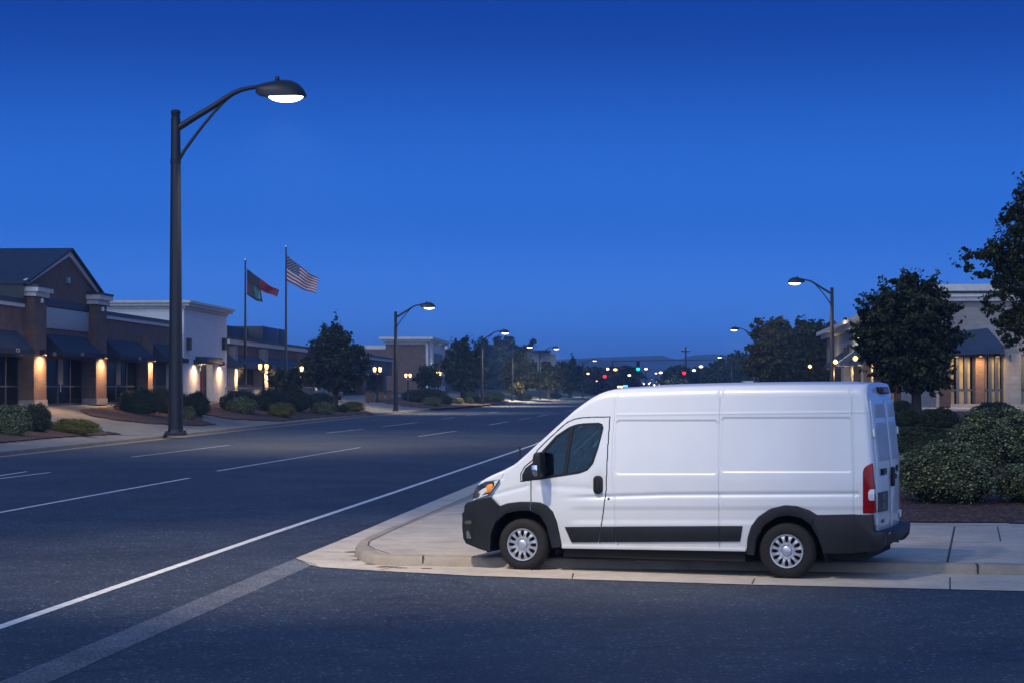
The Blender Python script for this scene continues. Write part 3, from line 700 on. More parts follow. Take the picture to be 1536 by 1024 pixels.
# ------------------------------------------------------------------ ground, roads, kerbs
def gpoly(name, pts, z, mat, parent=None, px=True):
    vs = [gp(*p, z) if px else (p[0], p[1], z) for p in pts]
    m = MB(); m.add(vs, [tuple(range(len(vs)))])
    return m.build(name, mat, parent)
def ribbon(m, pts, w, z):                        # flat strip of width w centred on ground points
    p = [Vector((a[0], a[1], 0)) for a in pts]; vs = []
    for i in range(len(p)):
        d = (p[min(i+1, len(p)-1)]-p[max(i-1, 0)]).normalized(); n = Vector((-d.y, d.x, 0))
        vs += [tuple(p[i]+n*w/2+Vector((0, 0, z))), tuple(p[i]-n*w/2+Vector((0, 0, z)))]
    m.add(vs, [(2*i, 2*i+1, 2*i+3, 2*i+2) for i in range(len(p)-1)])
YS = np.concatenate([np.arange(-10, 60, 3.), np.arange(60, 200, 4.), np.arange(200, 620, 12.)])
def strip_terrain(name, mat, ds, sign, base, zf, ys):
    V = []
    for Y in ys:
        bx = float(base(Y))
        for d in ds:
            X = bx+sign*d; V.append((X, Y, float(zf(X, Y))))
    n = len(ds); Fs = [(i*n+k, i*n+k+1, (i+1)*n+k+1, (i+1)*n+k) for i in range(len(ys)-1) for k in range(n-1)]
    m = MB(); m.add(V, Fs); return structure(m.build(name, mat))
structure(MB().add([(-2500, -200, -.35), (2500, -200, -.35), (2500, 3400, -.35), (-2500, 3400, -.35)], [(0, 1, 2, 3)]).build('ground', M['land']))
# the road sheet: main road bending away to the right and the side street in front
m = MB(); xs0 = [(float(XL(y))-.3, y) for y in YS]; xs1 = [(max(float(XR(y))+1.0, 60 if y < 34 else -1e9), y) for y in YS]
m.add([(x, y, 0) for x, y in xs0]+[(x, y, 0) for x, y in xs1], [(i, i+1, len(YS)+i+1, len(YS)+i) for i in range(len(YS)-1)])
structure(m.build('road', M['asphalt']))
structure(gpoly('concrete_gutter', [(443.7, 838), (69, 1024), (-200, 1147), (-420, 1147), (-150, 1082), (2, 1022)][:0] or [(443.7, 836.5), (466, 847.5), (69, 1025), (-140, 1120), (-260, 1120), (0, 1021.5)], .004, M['asphalt_old']))
mk = MB()
def line_px(pts, w): ribbon(mk, [gp(*p) for p in pts], w, .005)
edge = [gp(*p) for p in [(-160, 995), (0, 940), (200, 871), (400, 802), (600, 735), (800, 667)]]+[(float(XR(y))-1.95, y, 0) for y in (95, 120, 160, 220, 300, 400)]
ribbon(mk, edge, .135, .005)
ribbon(mk, [gp(-90, 785), gp(0, 768), gp(150, 740.5), gp(284, 716.5)], .12, .005)
for a, b_ in (((325, 706), (540, 670.5)), ((628, 654), (685, 645.8)), ((733, 637), (762, 631.8)), ((778, 629), (795, 626.6)), ((806, 624), (822, 621.4)),
              ((197, 685), (345, 667)), ((490, 649), (546, 642.8)), ((573, 639.5), (626, 633)), ((662, 628), (682, 625.5)), ((700, 622.7), (716, 620.6)), ((733, 618.8), (748, 617)), ((848, 616), (862, 614)),
              ((-30, 717.5), (40, 706.8)), ((-30, 721), (75, 708))):
    line_px([a, ((a[0]+b_[0])/2, (a[1]+b_[1])/2), b_], .11)
structure(mk.build('lane_marking', M['line']))
# left kerb, gutter, pavement and rising plaza
def sweep(name, mat, base, sign, prof, ys):
    V = []; n = len(prof)
    for Y in ys:
        bx = float(base(Y)); V += [(bx+sign*d, Y, z) for d, z in prof]
    m = MB(); m.add(V, [(i*n+k, i*n+k+1, (i+1)*n+k+1, (i+1)*n+k) for i in range(len(ys)-1) for k in range(n-1)])
    return structure(m.build(name, mat, smooth=False))
sweep('gutter', M['kerbc'], XL, 1, [(0, .006), (.45, .006)], YS)
sweep('kerb', M['kerbc'], XL, -1, [(-.02, 0), (0, .13), (.02, .152), (.17, .156)], YS)
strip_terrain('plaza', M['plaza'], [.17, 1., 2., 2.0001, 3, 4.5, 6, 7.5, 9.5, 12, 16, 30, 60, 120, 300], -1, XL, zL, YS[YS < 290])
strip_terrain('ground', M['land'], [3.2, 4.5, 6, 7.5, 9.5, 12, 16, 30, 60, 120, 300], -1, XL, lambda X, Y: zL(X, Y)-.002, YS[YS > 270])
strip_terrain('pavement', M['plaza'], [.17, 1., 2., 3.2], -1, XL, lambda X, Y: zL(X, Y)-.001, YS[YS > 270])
def conform(name, poly, fn, mat, lift, sx=3, sy=1.2):
    """sheet over a photo-traced patch of rising ground"""
    P = np.array(poly); x0, y0 = P.min(0); x1, y1 = P.max(0)
    nx = int((x1-x0)/sx)+2; ny = int((y1-y0)/sy)+2
    gx, gy = np.meshgrid(np.linspace(x0, x1, nx), np.linspace(y0, y1, ny), indexing='ij')
    ins = inside(gx, gy, poly) | (pdist(gx, gy, poly, True) < .9)
    ids = {}; V = []; Fs = []
    for i in range(nx-1):
        for k in range(ny-1):
            c = [(i, k), (i+1, k), (i+1, k+1), (i, k+1)]
            if all(ins[q] for q in c):
                f = []
                for q in c:
                    if q not in ids:
                        h = hit(gx[q], gy[q], lambda X, Y: fn(X, Y)+lift); ids[q] = len(V); V.append(h)
                    f.append(ids[q])
                Fs.append(tuple(f))
    m = MB(); m.add(V, Fs); return m.build(name, mat)
beds = [[(-60, 668), (0, 662.5), (80, 655), (150, 650.8), (184, 650), (150, 645), (100, 638), (-60, 636)],
        [(117, 614), (135, 622), (173, 628.5), (210, 632), (248, 635), (300, 636.8), (324, 635), (303, 629), (306, 611), (250, 608), (160, 610)],
        [(296, 612), (300, 619.5), (345, 627), (421, 630.3), (470, 625.5), (560, 618.8), (542, 612), (500, 606), (400, 602), (327, 603)],
        [(560, 599), (582, 604.5), (615, 609), (653, 612), (700, 609), (752, 604), (766, 601.5), (740, 597), (600, 594.5)]]
for p in beds:
    o = conform('mulch_bed', p, zL, M['mulch'], .05); structure(o)
# corner kerb round the end of the right pavement
KT = [(float(XR(y)), y) for y in (420, 340, 270, 210, 160, 120, 90, 70, 58, 48)]
cpx = [(702, 743), (640, 768), (580, 791), (552, 803), (540, 809), (535, 815), (535.5, 820), (541, 825), (552, 829.3), (568, 832), (590, 833), (635, 833.6), (743, 834.6), (1000, 838), (1282, 842), (1536, 846.5), (2000, 855), (2600, 866)]
KT += [gp(*p, .14)[:2] for p in cpx]
def offset(path, d):
    p = [Vector((a[0], a[1], 0)) for a in path]; o = []
    for i in range(len(p)):
        t = (p[min(i+1, len(p)-1)]-p[max(i-1, 0)]).normalized(); n = Vector((-t.y, t.x, 0)); q = p[i]+n*d; o.append((q.x, q.y))
    return o
prof = [(.03, 0.), (.012, .10), (-.01, .128), (-.04, .14), (-.19, .142)]
# walking the path towards the corner and then right, the pavement lies on the left-hand side (+offset)
rows = [offset(KT, -d) for d, z in prof]; V = []; n = len(prof)
for i in range(len(KT)): V += [(rows[k][i][0], rows[k][i][1], prof[k][1]) for k in range(n)]
m = MB(); m.add(V, [(i*n+k, i*n+k+1, (i+1)*n+k+1, (i+1)*n+k) for i in range(len(KT)-1) for k in range(n-1)])
structure(m.build('kerb', M['kerbl'], smooth=True))
inner = offset(KT, .19)
back = [gp(x, y, .14)[:2] for x, y in [(2600, 803), (1536, 785), (1364, 783), (1000, 780)]]+[(float(XR(y))+2.6, y) for y in (45, 60, 90, 160, 270, 420)]
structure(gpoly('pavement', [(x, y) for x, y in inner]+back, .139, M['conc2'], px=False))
pan_out = [(float(XR(y))-.62, y) for y in (420, 270, 160, 90, 60)]+[gp(*p)[:2] for p in [(712, 725.5), (600, 772), (530, 802), (443.7, 837), (464, 846.5), (481, 850.5), (520, 853), (568, 856), (702, 863), (860, 868.5), (1100, 876), (1536, 886.5), (2000, 898), (2600, 913)]]
pan_in = offset(KT, .05)[::-1]
structure(gpoly('gutter_pan', pan_out+pan_in, .008, M['conc'], px=False))
jm = MB()
def joint(pts, w=.022, z=.0): ribbon(jm, pts, w, z)
J = lambda px, py, z: gp(px, py, z)
joint([J(554, 811, .14), J(620, 780, .14), J(692, 748, .14), J(712, 739, .14)], .02, .1425); joint([J(554, 811, .14), J(552, 817, .14), J(562, 823, .14), J(584, 829.5, .14)], .02, .1425)
joint([J(584, 829.5, .14), J(640, 831, .14)], .012, .1425)
for a, b_, w in (((1432, 789), (1421, 843), .03), ((1496, 789), (1501, 811), .02), ((1364, 785.5), (1700, 791), .03), ((1160, 788), (1120, 840), .03)):
    joint([J(*a, .14), J(*b_, .14)], w, .1425)
for a, b_ in (((1425, 866), (1425, 884)), ((1132, 868), (1128, 876)), ((600, 849), (570, 855)), ((860, 860), (858, 868)), ((533, 829), (470, 827)), ((475, 848), (440, 837))):
    joint([J(*a, 0), J(*b_, 0)], .018, .0105)
structure(jm.build('pavement_joint', M['joint']))
km = MB()                                         # joints down the kerb face
for px in (635, 1472):
    a = gp(px, 848 if px < 800 else 864, 0); t = gp(px, 833.6 if px < 800 else 845.4, .14)
    km.box(a[0]-.010, a[0]+.010, t[1]-.022, t[1]+.17, 0.02, .1436)
structure(km.build('kerb_joint', M['joint']))
dm = MB()
for px, py, r in ((531, 827, .13), (538, 833, .1), (548, 839, .12), (560, 845, .12), (580, 849.5, .10), (600, 851, .08), (640, 852, .06)):
    c = gp(px, py+1.0); k = 12; dm.add([(c[0]+r*random.uniform(.6, 1.4)*math.cos(2*math.pi*i/k)*1.3, c[1]+r*random.uniform(.5, 1.2)*math.sin(2*math.pi*i/k), .0115+.0003*px/100) for i in range(k)], [tuple(range(k))])
structure(dm.build('gutter_dirt', M['dirt']))
# patch of older asphalt edge and a sealed crack across the side street
cm = MB(); ribbon(cm, [gp(1080+i*24, 968+i*1.15+random.uniform(-1.2, 1.2)) for i in range(22)], .016, .005); ribbon(cm, [gp(690+i*12, 655+i*1.4+random.uniform(-.6, .6)) for i in range(8)], .04, .005)
structure(cm.build('sealed_crack', M['joint']))
# right verge: terrain, beds, path
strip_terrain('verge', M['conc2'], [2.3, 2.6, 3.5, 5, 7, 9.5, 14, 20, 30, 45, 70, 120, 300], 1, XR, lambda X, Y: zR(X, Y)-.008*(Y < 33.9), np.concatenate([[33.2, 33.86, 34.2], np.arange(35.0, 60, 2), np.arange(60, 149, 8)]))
strip_terrain('ground', M['land'], [.5, 2.3, 3.5, 5, 7, 9.5, 14, 20, 45, 120, 300], 1, XR, lambda X, Y: zR(X, Y)-.002, np.arange(148, 430, 8))
for p in ([(1180, 781.8), (1364, 781.8), (1536, 783.4), (1720, 786), (1720, 700), (1180, 696)], [(1180, 676), (1720, 680), (1720, 622), (1480, 616), (1300, 612), (1180, 612)]):
    structure(conform('mulch_bed', p, zR, M['mulch'], .014, 8, 2.))
# ------------------------------------------------------------------ hills far off
def ridge(name, pts, Y, depth):
    p = np.array(pts, float); xs_ = np.linspace(p[0, 0], p[-1, 0], 420); ys_ = np.interp(xs_, p[:, 0], p[:, 1])
    ys_ = ys_-np.abs(np.sin(xs_*.9)+.6*np.sin(xs_*2.3+1)+.4*np.sin(xs_*4.7))*.55
    V = []; rows_ = [(-1.0, 0.), (-.6, .45), (-.25, .82), (0, 1.), (.5, .8), (1., 0.)]
    for x, y in zip(xs_, ys_):
        X, _, z = qp(x, y, Y)
        for k, (dd, hh) in enumerate(rows_): V.append((X*(1+dd*depth/Y), Y+dd*depth, (z-.2)*hh-.2))
    n = len(rows_); m = MB(); m.add(V, [(i*n+k, i*n+k+1, (i+1)*n+k+1, (i+1)*n+k) for i in range(len(xs_)-1) for k in range(n-1)])
    return structure(m.build(name, M['hill'], smooth=True))
ridge('hills', [(300, 560), (560, 552), (700, 543), (800, 539.5), (880, 537), (930, 534.5), (966, 533.5), (994, 532.5), (1009, 537.5), (1020, 538.6), (1037, 533.5), (1063, 531), (1100, 531), (1160, 529), (1240, 533), (1400, 545), (1700, 560)], 2700, 500)
ridge('hills', [(640, 566), (800, 547), (850, 540), (894, 538), (923, 541), (949, 547.5), (985, 553), (1040, 556), (1100, 550), (1200, 545), (1400, 560)], 1800, 260)

# ------------------------------------------------------------------ street lamps
S1 = 95.5/F                                       # metres per photo pixel at the first lamp
def L1(px, py): return ((px-263.5)*S1, 0, (652-py)*S1)
def make_lamp(label, group):
    t = thing('street_lamp', label, 'street lamp', group=group)
    hz = (652-190)*S1
    m = MB(); m.tube([(0, 0, .0), (0, 0, 1.5), (0, 0, 5), (0, 0, 10), (0, 0, hz)], [.36, .335, .30, .26, .215], 20)
    m.build('pole', M['metal'], t, smooth=True)
    m = MB(); m.box(-.46, .46, -.46, .46, 0, .13); m.lathe([(.40, .13), (.37, .22), (.35, .3)], seg=20)
    for a in (-.38, .38):
        for c in (-.38, .38): m.lathe([(.05, .13), (.05, .2), (.001, .22)], (a, c, 0), seg=8)
    m.build('base', M['metal'], t, bevel=.012)
    m = MB(); m.lathe([(.235, hz-.06), (.235, hz), (.20, hz+.02), (.205, hz+.22), (.235, hz+.28), (.235, hz+.36), (.16, hz+.43), (.001, hz+.44)], seg=20); m.build('cap', M['metal'], t, smooth=True); m = MB()
    z2 = (652-252)*S1; m.lathe([(.235, z2-.1), (.26, z2-.09), (.26, z2-.03), (.243, z2-.02), (.243, z2+.06), (.255, z2+.07), (.255, z2+.11), (.235, z2+.12)], seg=20)
    m.build('collar', M['metal'], t, smooth=True)
    arm = [L1(267, 203), L1(290, 188.5), L1(315, 173.5), L1(335, 160.5), L1(348, 152), L1(360, 147), L1(372, 144.4), L1(388, 142)]
    MB().tube(arm, [.16, .15, .14, .135, .12, .11, .10, .10], 12).build('arm', M['metal'], t, smooth=True)
    MB().tube([L1(268, 250), L1(277, 235), L1(290, 217), L1(303, 200), L1(318, 182), L1(332, 167), L1(343, 157)], [.085, .08, .075, .07, .065, .065, .06], 10).build('brace', M['metal'], t, smooth=True)
    # luminaire: a flattened hood, longer than wide, with a bowl lens below
    hx0, hx1 = 381.5, 456.5
    st = [(381.5, 141, 152.5, .22), (386, 138.8, 154.5, .34), (398, 135.8, 157, .46), (410, 133.2, 158.5, .58), (422, 132.2, 158.6, .66), (434, 133.6, 158.3, .66), (444, 138.5, 157.8, .56), (451, 146, 157, .38), (456, 155, 157.2, .12)]
    V = []; n = 14
    for px, yt, yb, w in st:
        xa, _, za = L1(px, yt); _, _, zb_ = L1(px, yb)
        for k in range(n+1):
            a = math.pi*k/n; V.append((xa, -w*math.cos(a), zb_+(za-zb_)*math.sin(a)**.8))
    k_ = n+1; m = MB(); m.add(V, [(i*k_+j, i*k_+j+1, (i+1)*k_+j+1, (i+1)*k_+j) for i in range(len(st)-1) for j in range(n)]+[tuple(range(k_))]+[(i*k_, (i+1)*k_, (i+1)*k_+n, i*k_+n) for i in range(len(st)-1) if i not in (3, 4, 5)])
    hd = m.build('lamp_head', M['metal'], t, smooth=True)
    c = L1(412.5, 131); MB().lathe([(.11, -.05), (.11, .05), (.07, .12), (.001, .13)], (c[0], 0, c[2]), seg=12).build('photocell', M['metal'], hd, smooth=True)
    cc_ = L1(425, 157.5); V = []; m = MB(); nn = 20; rr = [(1., 0), (.95, -.09), (.80, -.19), (.55, -.27), (.25, -.31), (.001, -.32)]
    m.lathe(rr, seg=24); m.v = [(cc_[0]+x*.84, y*.60, cc_[2]+.07+z) for x, y, z in m.v]
    m.build('lamp_lens', M['lamp'], hd, smooth=True)
    return t, cc_
def placed_lamp(proto, loc, k, flip, label):
    t = copy_tree(proto); t.location = loc; t.scale = (k, k, k); t.rotation_euler = (0, 0, math.pi if flip else 0); t['label'] = label
    return t
GL = 'curved arm street lamps along the road'
lamp1, LC = make_lamp('tall black street lamp nearest on the left, arm reaching right with a glowing head', GL)
b1 = hl(263.5, 652); lamp1.location = b1
lamps = [(lamp1, 1.)]
def lampspot(t, k, power, spot=120):
    o = lightobj('SPOT', 'lamp_light', t, (LC[0], 0, LC[2]-.48), power, (1, .86, .62), .3, spot, .7, (0, 0, -1)); return o
for bx, by, ty, lab in ((593.5, 616, 468, 'second street lamp along the left pavement, beside the spreading dark tree'),
                        (723, 606.5, 504, 'street lamp rising behind the clipped hedge on the left verge'),
                        (768.5, 600.5, 524, 'street lamp with its arm over the golden lit tree'),
                        (810, 598, 526, 'slim street lamp past the golden lit tree on the left kerb'),
                        (874, 595.5, 543, 'small far street lamp over the dark round tree by the bend')):
    p = hl(bx, by); k = (H-(ty-HY)*p[1]/F-p[2])/((652-178)*S1)
    lamps.append((placed_lamp(lamp1, p, k, False, lab), k))
for bx, ty, Y, lab in ((1248, 432, 150, 'street lamp right of the road whose pole stands behind the van roof'), (1132, 499, 230, 'street lamp half hidden by the trees on the right side'),
                       (1098, 538, 400, 'farthest street lamp on the right, over the dark distant trees')):
    X = (bx-CX)/F*Y; z0 = float(zR(X, Y)); k = (H-(ty-HY)*Y/F-z0)/((652-178)*S1)
    lamps.append((placed_lamp(lamp1, (X, Y, z0), k, True, lab), k))
# ------------------------------------------------------------------ buildings on the left, all along one facade line
class Fac:
    """upright plane through photo points; local x along it, y into the building, z up"""
    def __init__(s, px0, Y0, vpx, z0, face=-1):
        s.o = np.array([(px0-CX)/F*Y0, Y0, z0]); d = np.array([(vpx-CX)/F, 1, 0]); s.e = d/np.linalg.norm(d)
        s.n = np.array([-s.e[1], s.e[0], 0]); s.rz = math.atan2(s.e[1], s.e[0])
    def at(s, px, py=600, off=0.):               # off metres in front of the wall
        D = np.array([(px-CX)/F, 1, -(py-HY)/F]); P0 = s.o-s.n*off
        lam = ((P0-CC)@s.n)/(D@s.n); P = CC+lam*D-s.o
        return float(P@s.e), float(P[2])
    def x(s, px, off=0.): return s.at(px, 600, off)[0]
    def z(s, px, py, off=0.): return s.at(px, py, off)[1]
    def root(s, name, label, cat, group=None): return thing(name, label, cat, tuple(s.o), s.rz, group)
FL = Fac(60, 105, 904, 1.365)
def storefront(root, x0, x1, z1, y=.35, n=3, door=False, transom=1.0, blind=False, fr=None, pn=None):
    """glazed shop bay set back in the wall: frame with its panes, door leaf with a handle"""
    m = MB(); t = .07
    m.box(x0, x1, y-.05, y+.05, 0, .12); m.box(x0, x1, y-.05, y+.05, z1-.09, z1); m.box(x0, x1, y-.045, y+.045, transom-.04, transom+.04)
    for i in range(n+1):
        c = x0+(x1-x0)*i/n; m.box(c-t, c+t, y-.06, y+.06, .12, z1-.09)
    f = m.build('window', fr or M['frame'], root)
    for i in range(n):
        a = x0+(x1-x0)*i/n+t; b_ = x0+(x1-x0)*(i+1)/n-t
        MB().box(a, b_, y-.01, y+.01, .12, transom-.04).box(a, b_, y-.01, y+.01, transom+.04, z1-.09).build('pane', pn or M['pane'], f)
        if blind and i % 2 == 0: MB().box(a+.1, a+(b_-a)*.45, y-.022, y-.012, transom+.1, z1-.2).build('blind', M['blind'], f)
    if door:
        c = x0+(x1-x0)*.52; MB().tube([(c, y-.14, .75), (c, y-.14, 1.35)], .035, 8).build('door_handle', M['silver'], f)
    return f
def awning(root, x0, x1, z0, z1, y0, y1, mat, val=.22):
    m = MB()
    m.add([(x0, y0, z1), (x1, y0, z1), (x1, y1, z0+val), (x0, y1, z0+val), (x0, y1, z0), (x1, y1, z0), (x0, y0, z0+val*.4), (x1, y0, z0+val*.4)],
          [(0, 1, 2, 3), (3, 2, 5, 4), (0, 3, 4, 6), (1, 7, 5, 2), (6, 4, 5, 7)])
    return m.build('awning', mat, root)
def sconce(root, x, y, z, power, k=1.):
    b_ = MB().box(x-.10*k, x+.10*k, y-.28*k, y, z, z+.26*k).lathe([(.13*k, z-.02), (.10*k, z+.20*k), (.03, z+.26*k)], (x, y-.22*k, 0), seg=10).build('wall_light', M['metal'], root)
    MB().lathe([(.10*k, z-.03), (.001, z-.031)], (x, y-.22*k, 0), seg=10).build('bulb', M['sconce'], b_)
    if power: lightobj('SPOT', 'wall_light_beam', root, (x, y-.55*k, z-.02), power*12, (1, .62, .27), .08, 165, .6, (0, .15, -1))
# 1 gabled brick shop ------------------------------------------------------
A = FL.root('brick_shop', 'brown brick shop with a pointed gable, blank white sign and dark awnings', 'shop building')
zc = FL.z(200, 474); xN = FL.x(274); xS = FL.x(-45)
zw = FL.z(37, 452)                                # parapet of the near wing
p1 = (FL.x(51, .5), FL.x(69.6, .5)); p2 = (FL.x(144, .5), FL.x(160, .5)); p3 = (FL.x(222, .4), FL.x(229.6, .4))
za = FL.z(100, 534, .1)                           # underside of the awnings
xg0, xg1 = p1[0], p2[1]; gm = FL.x(103, .1); zap = FL.z(103, 384, .1); zeav = FL.z(68, 432, .3)
m = MB(); m.box(xS, xg0-.003, .003, 14, za-.15, zc); m.box(xg1+.003, xN, .003, 14, za-.15, zc); m.box(xS, xN, 1.2, 14.2, -.6, za-.16)
m.add([(xg0, .0, za-.15), (xg1, 0, za-.15), (xg1, 0, zeav), (gm, 0, zap), (xg0, 0, zeav), (xg0, .35, za-.15), (xg1, .35, za-.15), (xg1, .35, zeav), (gm, .35, zap), (xg0, .35, zeav)],
      [(0, 1, 2, 3, 4), (9, 8, 7, 6, 5), (0, 5, 6, 1), (1, 6, 7, 2), (2, 7, 8, 3), (3, 8, 9, 4), (4, 9, 5, 0)])
m.build('wall', M['brick'], A)
for (a, b_), off, zt_ in ((p1, .5, FL.z(60, 446, .5)), (p2, .5, FL.z(152, 456, .5)), (p3, .4, FL.z(226, 503, .4))):
    pr = MB().box(a, b_, -off, .9, .0, zt_).build('pier', M['brick'], A)
    MB().box(a-.05, b_+.05, -off-.05, .9, 0, .36).build('pier_base', M['stone'], pr)
for (a, b_), yt, pxm in ((p1, 428.5, 60), (p2, 440.5, 152)):
    zt_ = FL.z(pxm, yt, .5); zb_ = FL.z(pxm, yt+17, .5); pc = MB()
    pc.box(a-.14, b_+.14, -.64, 2.6, zb_, zb_+(zt_-zb_)*.4).box(a-.3, b_+.3, -.8, 2.6, zb_+(zt_-zb_)*.4, zt_-.12).build('pier_cap', M['trim'], A)
    MB().box(a-.34, b_+.34, -.84, 2.62, zt_-.118, zt_).build('pier_coping', M['coping'], A)
    zl_ = FL.z(pxm, 451 if pxm < 100 else 464, .5); c = (a+b_)/2
    MB().box(c-.1, c+.12, -.6, -.5, zl_-.12, zl_+.13).lathe([(.1, zl_-.1), (.07, zl_+.12)], (c, -.6, 0), seg=10).build('wall_box', M['silver'], A)
c = FL.x(104, .1); zl_ = FL.z(104, 421, .1); MB().box(c-.3, c+.1, -.14, -.003, zl_-.15, zl_+.16).build('wall_box', M['silver'], A)
for a, b_ in ((xS, p1[0]-.2), (p2[1]+.2, xN)):
    MB().box(a, b_, -.10, .0, zc-.40, zc-.2).build('cornice', M['trim'], A); MB().box(a, b_, -.16, 14.1, zc-.198, zc+.03).build('coping', M['coping'], A)
# gable verge boards and metal roof
for (xa, za_, xb, zb_) in ((xg0-.25, zeav-.05, gm, zap+.0), (gm, zap, xg1+.25, zeav-.05)):
    MB().prism([(xa, -.16, za_), (xb, -.16, zb_), (xb, -.16, zb_+.30), (xa, -.16, za_+.30)], (0, .155, 0)).build('verge_board', M['trim'], A)
for (xa, za_, xb, zb_) in ((xg0-.6, zeav+.05, gm, zap+.33), (gm, zap+.33, xg1+.6, zeav+.05)):
    MB().prism([(xa, -.35, za_), (xb, -.35, zb_), (xb, -.35, zb_+.10), (xa, -.35, za_+.10)], (0, 14, 0)).build('roof', M['roofmetal'], A)
MB().box(xg0-.5, xg0-.45, -.1, 13, zc, zeav+.05).build('roof_flashing', M['coping'], A)
# sign board and bays
sx0, sx1 = FL.x(69.6, .06), FL.x(133, .06); sz1, sz0 = FL.z(100, 464.5, .06), FL.z(100, 495, .06)
MB().box(sx0, sx1, -.08, -.003, sz0, sz1).build('sign_board', M['sign'], A, bevel=.015)
MB().box(sx0-.1, sx1+.2, -.12, -.003, sz1+.05, sz1+.42).build('sign_hood', M['coping'], A)
bays = [(xS, p1[0]-.02, 4, False), (p1[1]+.02, p2[0]-.02, 4, True), (p2[1]+.02, p3[0]-.02, 4, False), (p3[1]+.02, xN-.02, 3, False)]
for i, (a, b_, n_, dr) in enumerate(bays): storefront(A, a, b_, za+.05, .35, n_, dr, 1.05, True)
zt_ = FL.z(100, 503, .1)
for a, b_ in ((xS, FL.x(27, .1)), (FL.x(70, .1), FL.x(131, .1)), (FL.x(160, .1), FL.x(211, .1)), (FL.x(231, .1), FL.x(265, .1))):
    awning(A, a, b_, za-.05, zt_, -.004, -.95, M['awning'], .26)
for (a, b_), off in ((p1, .5), (p2, .5), (p3, .4)): sconce(A, (a+b_)/2, -off, za-.02, 60)
# small round marks left on the valances
for px, py in ((27, 525), (82, 530.5), (124, 531), (210, 537)):
    x_, z_ = FL.at(px, py, .97); pts = [(x_+.28*math.cos(a), -.962, z_+.075*math.sin(a)) for a in np.linspace(0, 2*math.pi, 13)]
    MB().tube(pts, .018, 5, False).build('valance_mark', M['trim'], A)
# 2 white block shop -------------------------------------------------------
B = FL.root('white_shop', 'white block shop with a stepped cornice, red display and two wall lights', 'shop building')
oW = .9; x0, x1 = FL.x(276, oW), FL.x(340, oW); zt_ = FL.z(276, 463, oW)
d0, d1 = FL.x(300, oW), FL.x(319, oW); zd = FL.z(310, 546, oW)
m = MB(); m.box(x0, d0, -oW, 4.6, -.4, zt_); m.box(d1, x1, -oW, 4.6, -.4, zt_); m.box(d0+.002, d1-.002, -oW+.002, 4.6, zd, zt_-.002); m.box(d0+.002, d1-.002, .3, 4.6, -.4, zd)
m.build('wall', M['block'], B)
MB().box(x0-.10, x1+.2, -oW-.12, 4.7, zt_+.002, zt_+.18).box(x0-.35, x1+.5, -oW-.40, 4.95, zt_+.182, zt_+.38).box(x0-.5, x1+.7, -oW-.55, 5.1, zt_+.382, zt_+.55).build('cornice', M['trim'], B)
storefront(B, d0+.1, d1-.1, zd-.05, -oW+.5, 2, True, .9)
MB().box(d0+(d1-d0)*.15, d0+(d1-d0)*.45, -oW+.2, -oW+.4, .3, zd-.5).build('red_panel', M['red_cloth'], B)
MB().box(FL.x(293, oW), FL.x(323, oW), -oW-.55, -oW-.004, zd+.02, zd+.50).build('door_canopy', M['coping'], B, bevel=.02)
for px in (293, 331): sconce(B, FL.x(px, oW+.1), -oW, zd-.05, 26, 1.3)
lightobj('POINT', 'display_fill_light', B, ((d0+d1)/2, -oW+.25, zd-.3), 60, (1, .8, .6), .1)  # fill light added in the doorway to brighten the red display
for px in (281, 334): c = FL.x(px, oW); MB().box(c-.35, c+.35, -oW-.25, -oW-.004, FL.z(px, 525, oW), FL.z(px, 507, oW)).build('wall_box', M['coping'], B)
# 3 long brick parade ------------------------------------------------------
Cc = FL.root('brick_parade', 'long low brick parade with blue awnings behind the flagpoles and dark rooftop units', 'shop building')
x0, x1 = FL.x(341), FL.x(588); zt_ = FL.z(400, 514); za = FL.z(400, 552, .1); ztop_aw = FL.z(400, 536, .1)
m = MB(); m.box(x0, x1, .003, 22, za-.1, zt_); m.box(x0, x1, 1.4, 22.1, -.6, za-.102); m.build('wall', M['brick'], Cc)
MB().box(x0, x1, -.2, .0, zt_-.45, zt_-.1).build('cornice', M['trim'], Cc); MB().box(x0, x1, -.3, 22.2, zt_-.098, zt_+.1).build('coping', M['coping'], Cc)
pp = [352, 397, 448, 500, 545, 575]
for i, px in enumerate(pp):
    a = FL.x(px, .5); w = 1.3+.5*i
    MB().box(a, a+w, -.5, .9, 0, za+1.6).build('pier', M['brick_pale'] if i in (0, 1) else M['brick'], Cc)
    if i < 5: sconce(Cc, a+w/2, -.5, za-.1, 90 if i < 3 else 0, 1.6)
ed = [x0]+[FL.x(px, .5) for px in pp]
for i in range(len(ed)-1):
    a = ed[i]+(1.4+.5*(i-1) if i else .1); b_ = ed[i+1]-.1
    storefront(Cc, a, b_, za, .5, 3, False, 1.1, i % 2 == 0); awning(Cc, a+.2, b_-.2, za-.15, ztop_aw, -.004, -1.1, M['awning_blue'], .3)
rx = MB()
for pa, pb, y0, yt in ((342, 392, 5, 492), (394, 416, 3.5, 491), (418, 428, 4, 494)):
    Ya = 150; MB().box(FL.x(pa, -y0), FL.x(pb, -y0), y0, y0+6, zt_+.1, FL.z((pa+pb)/2, yt, -y0)).build('rooftop_unit', M['coping'], Cc, bevel=.05)
for px in (361, 375, 402): c = FL.x(px, -6); MB().tube([(c, 6.5, zt_+1.3), (c, 6.5, FL.z(px, 489, -6))], .12, 8).build('vent_pipe', M['coping'], Cc)
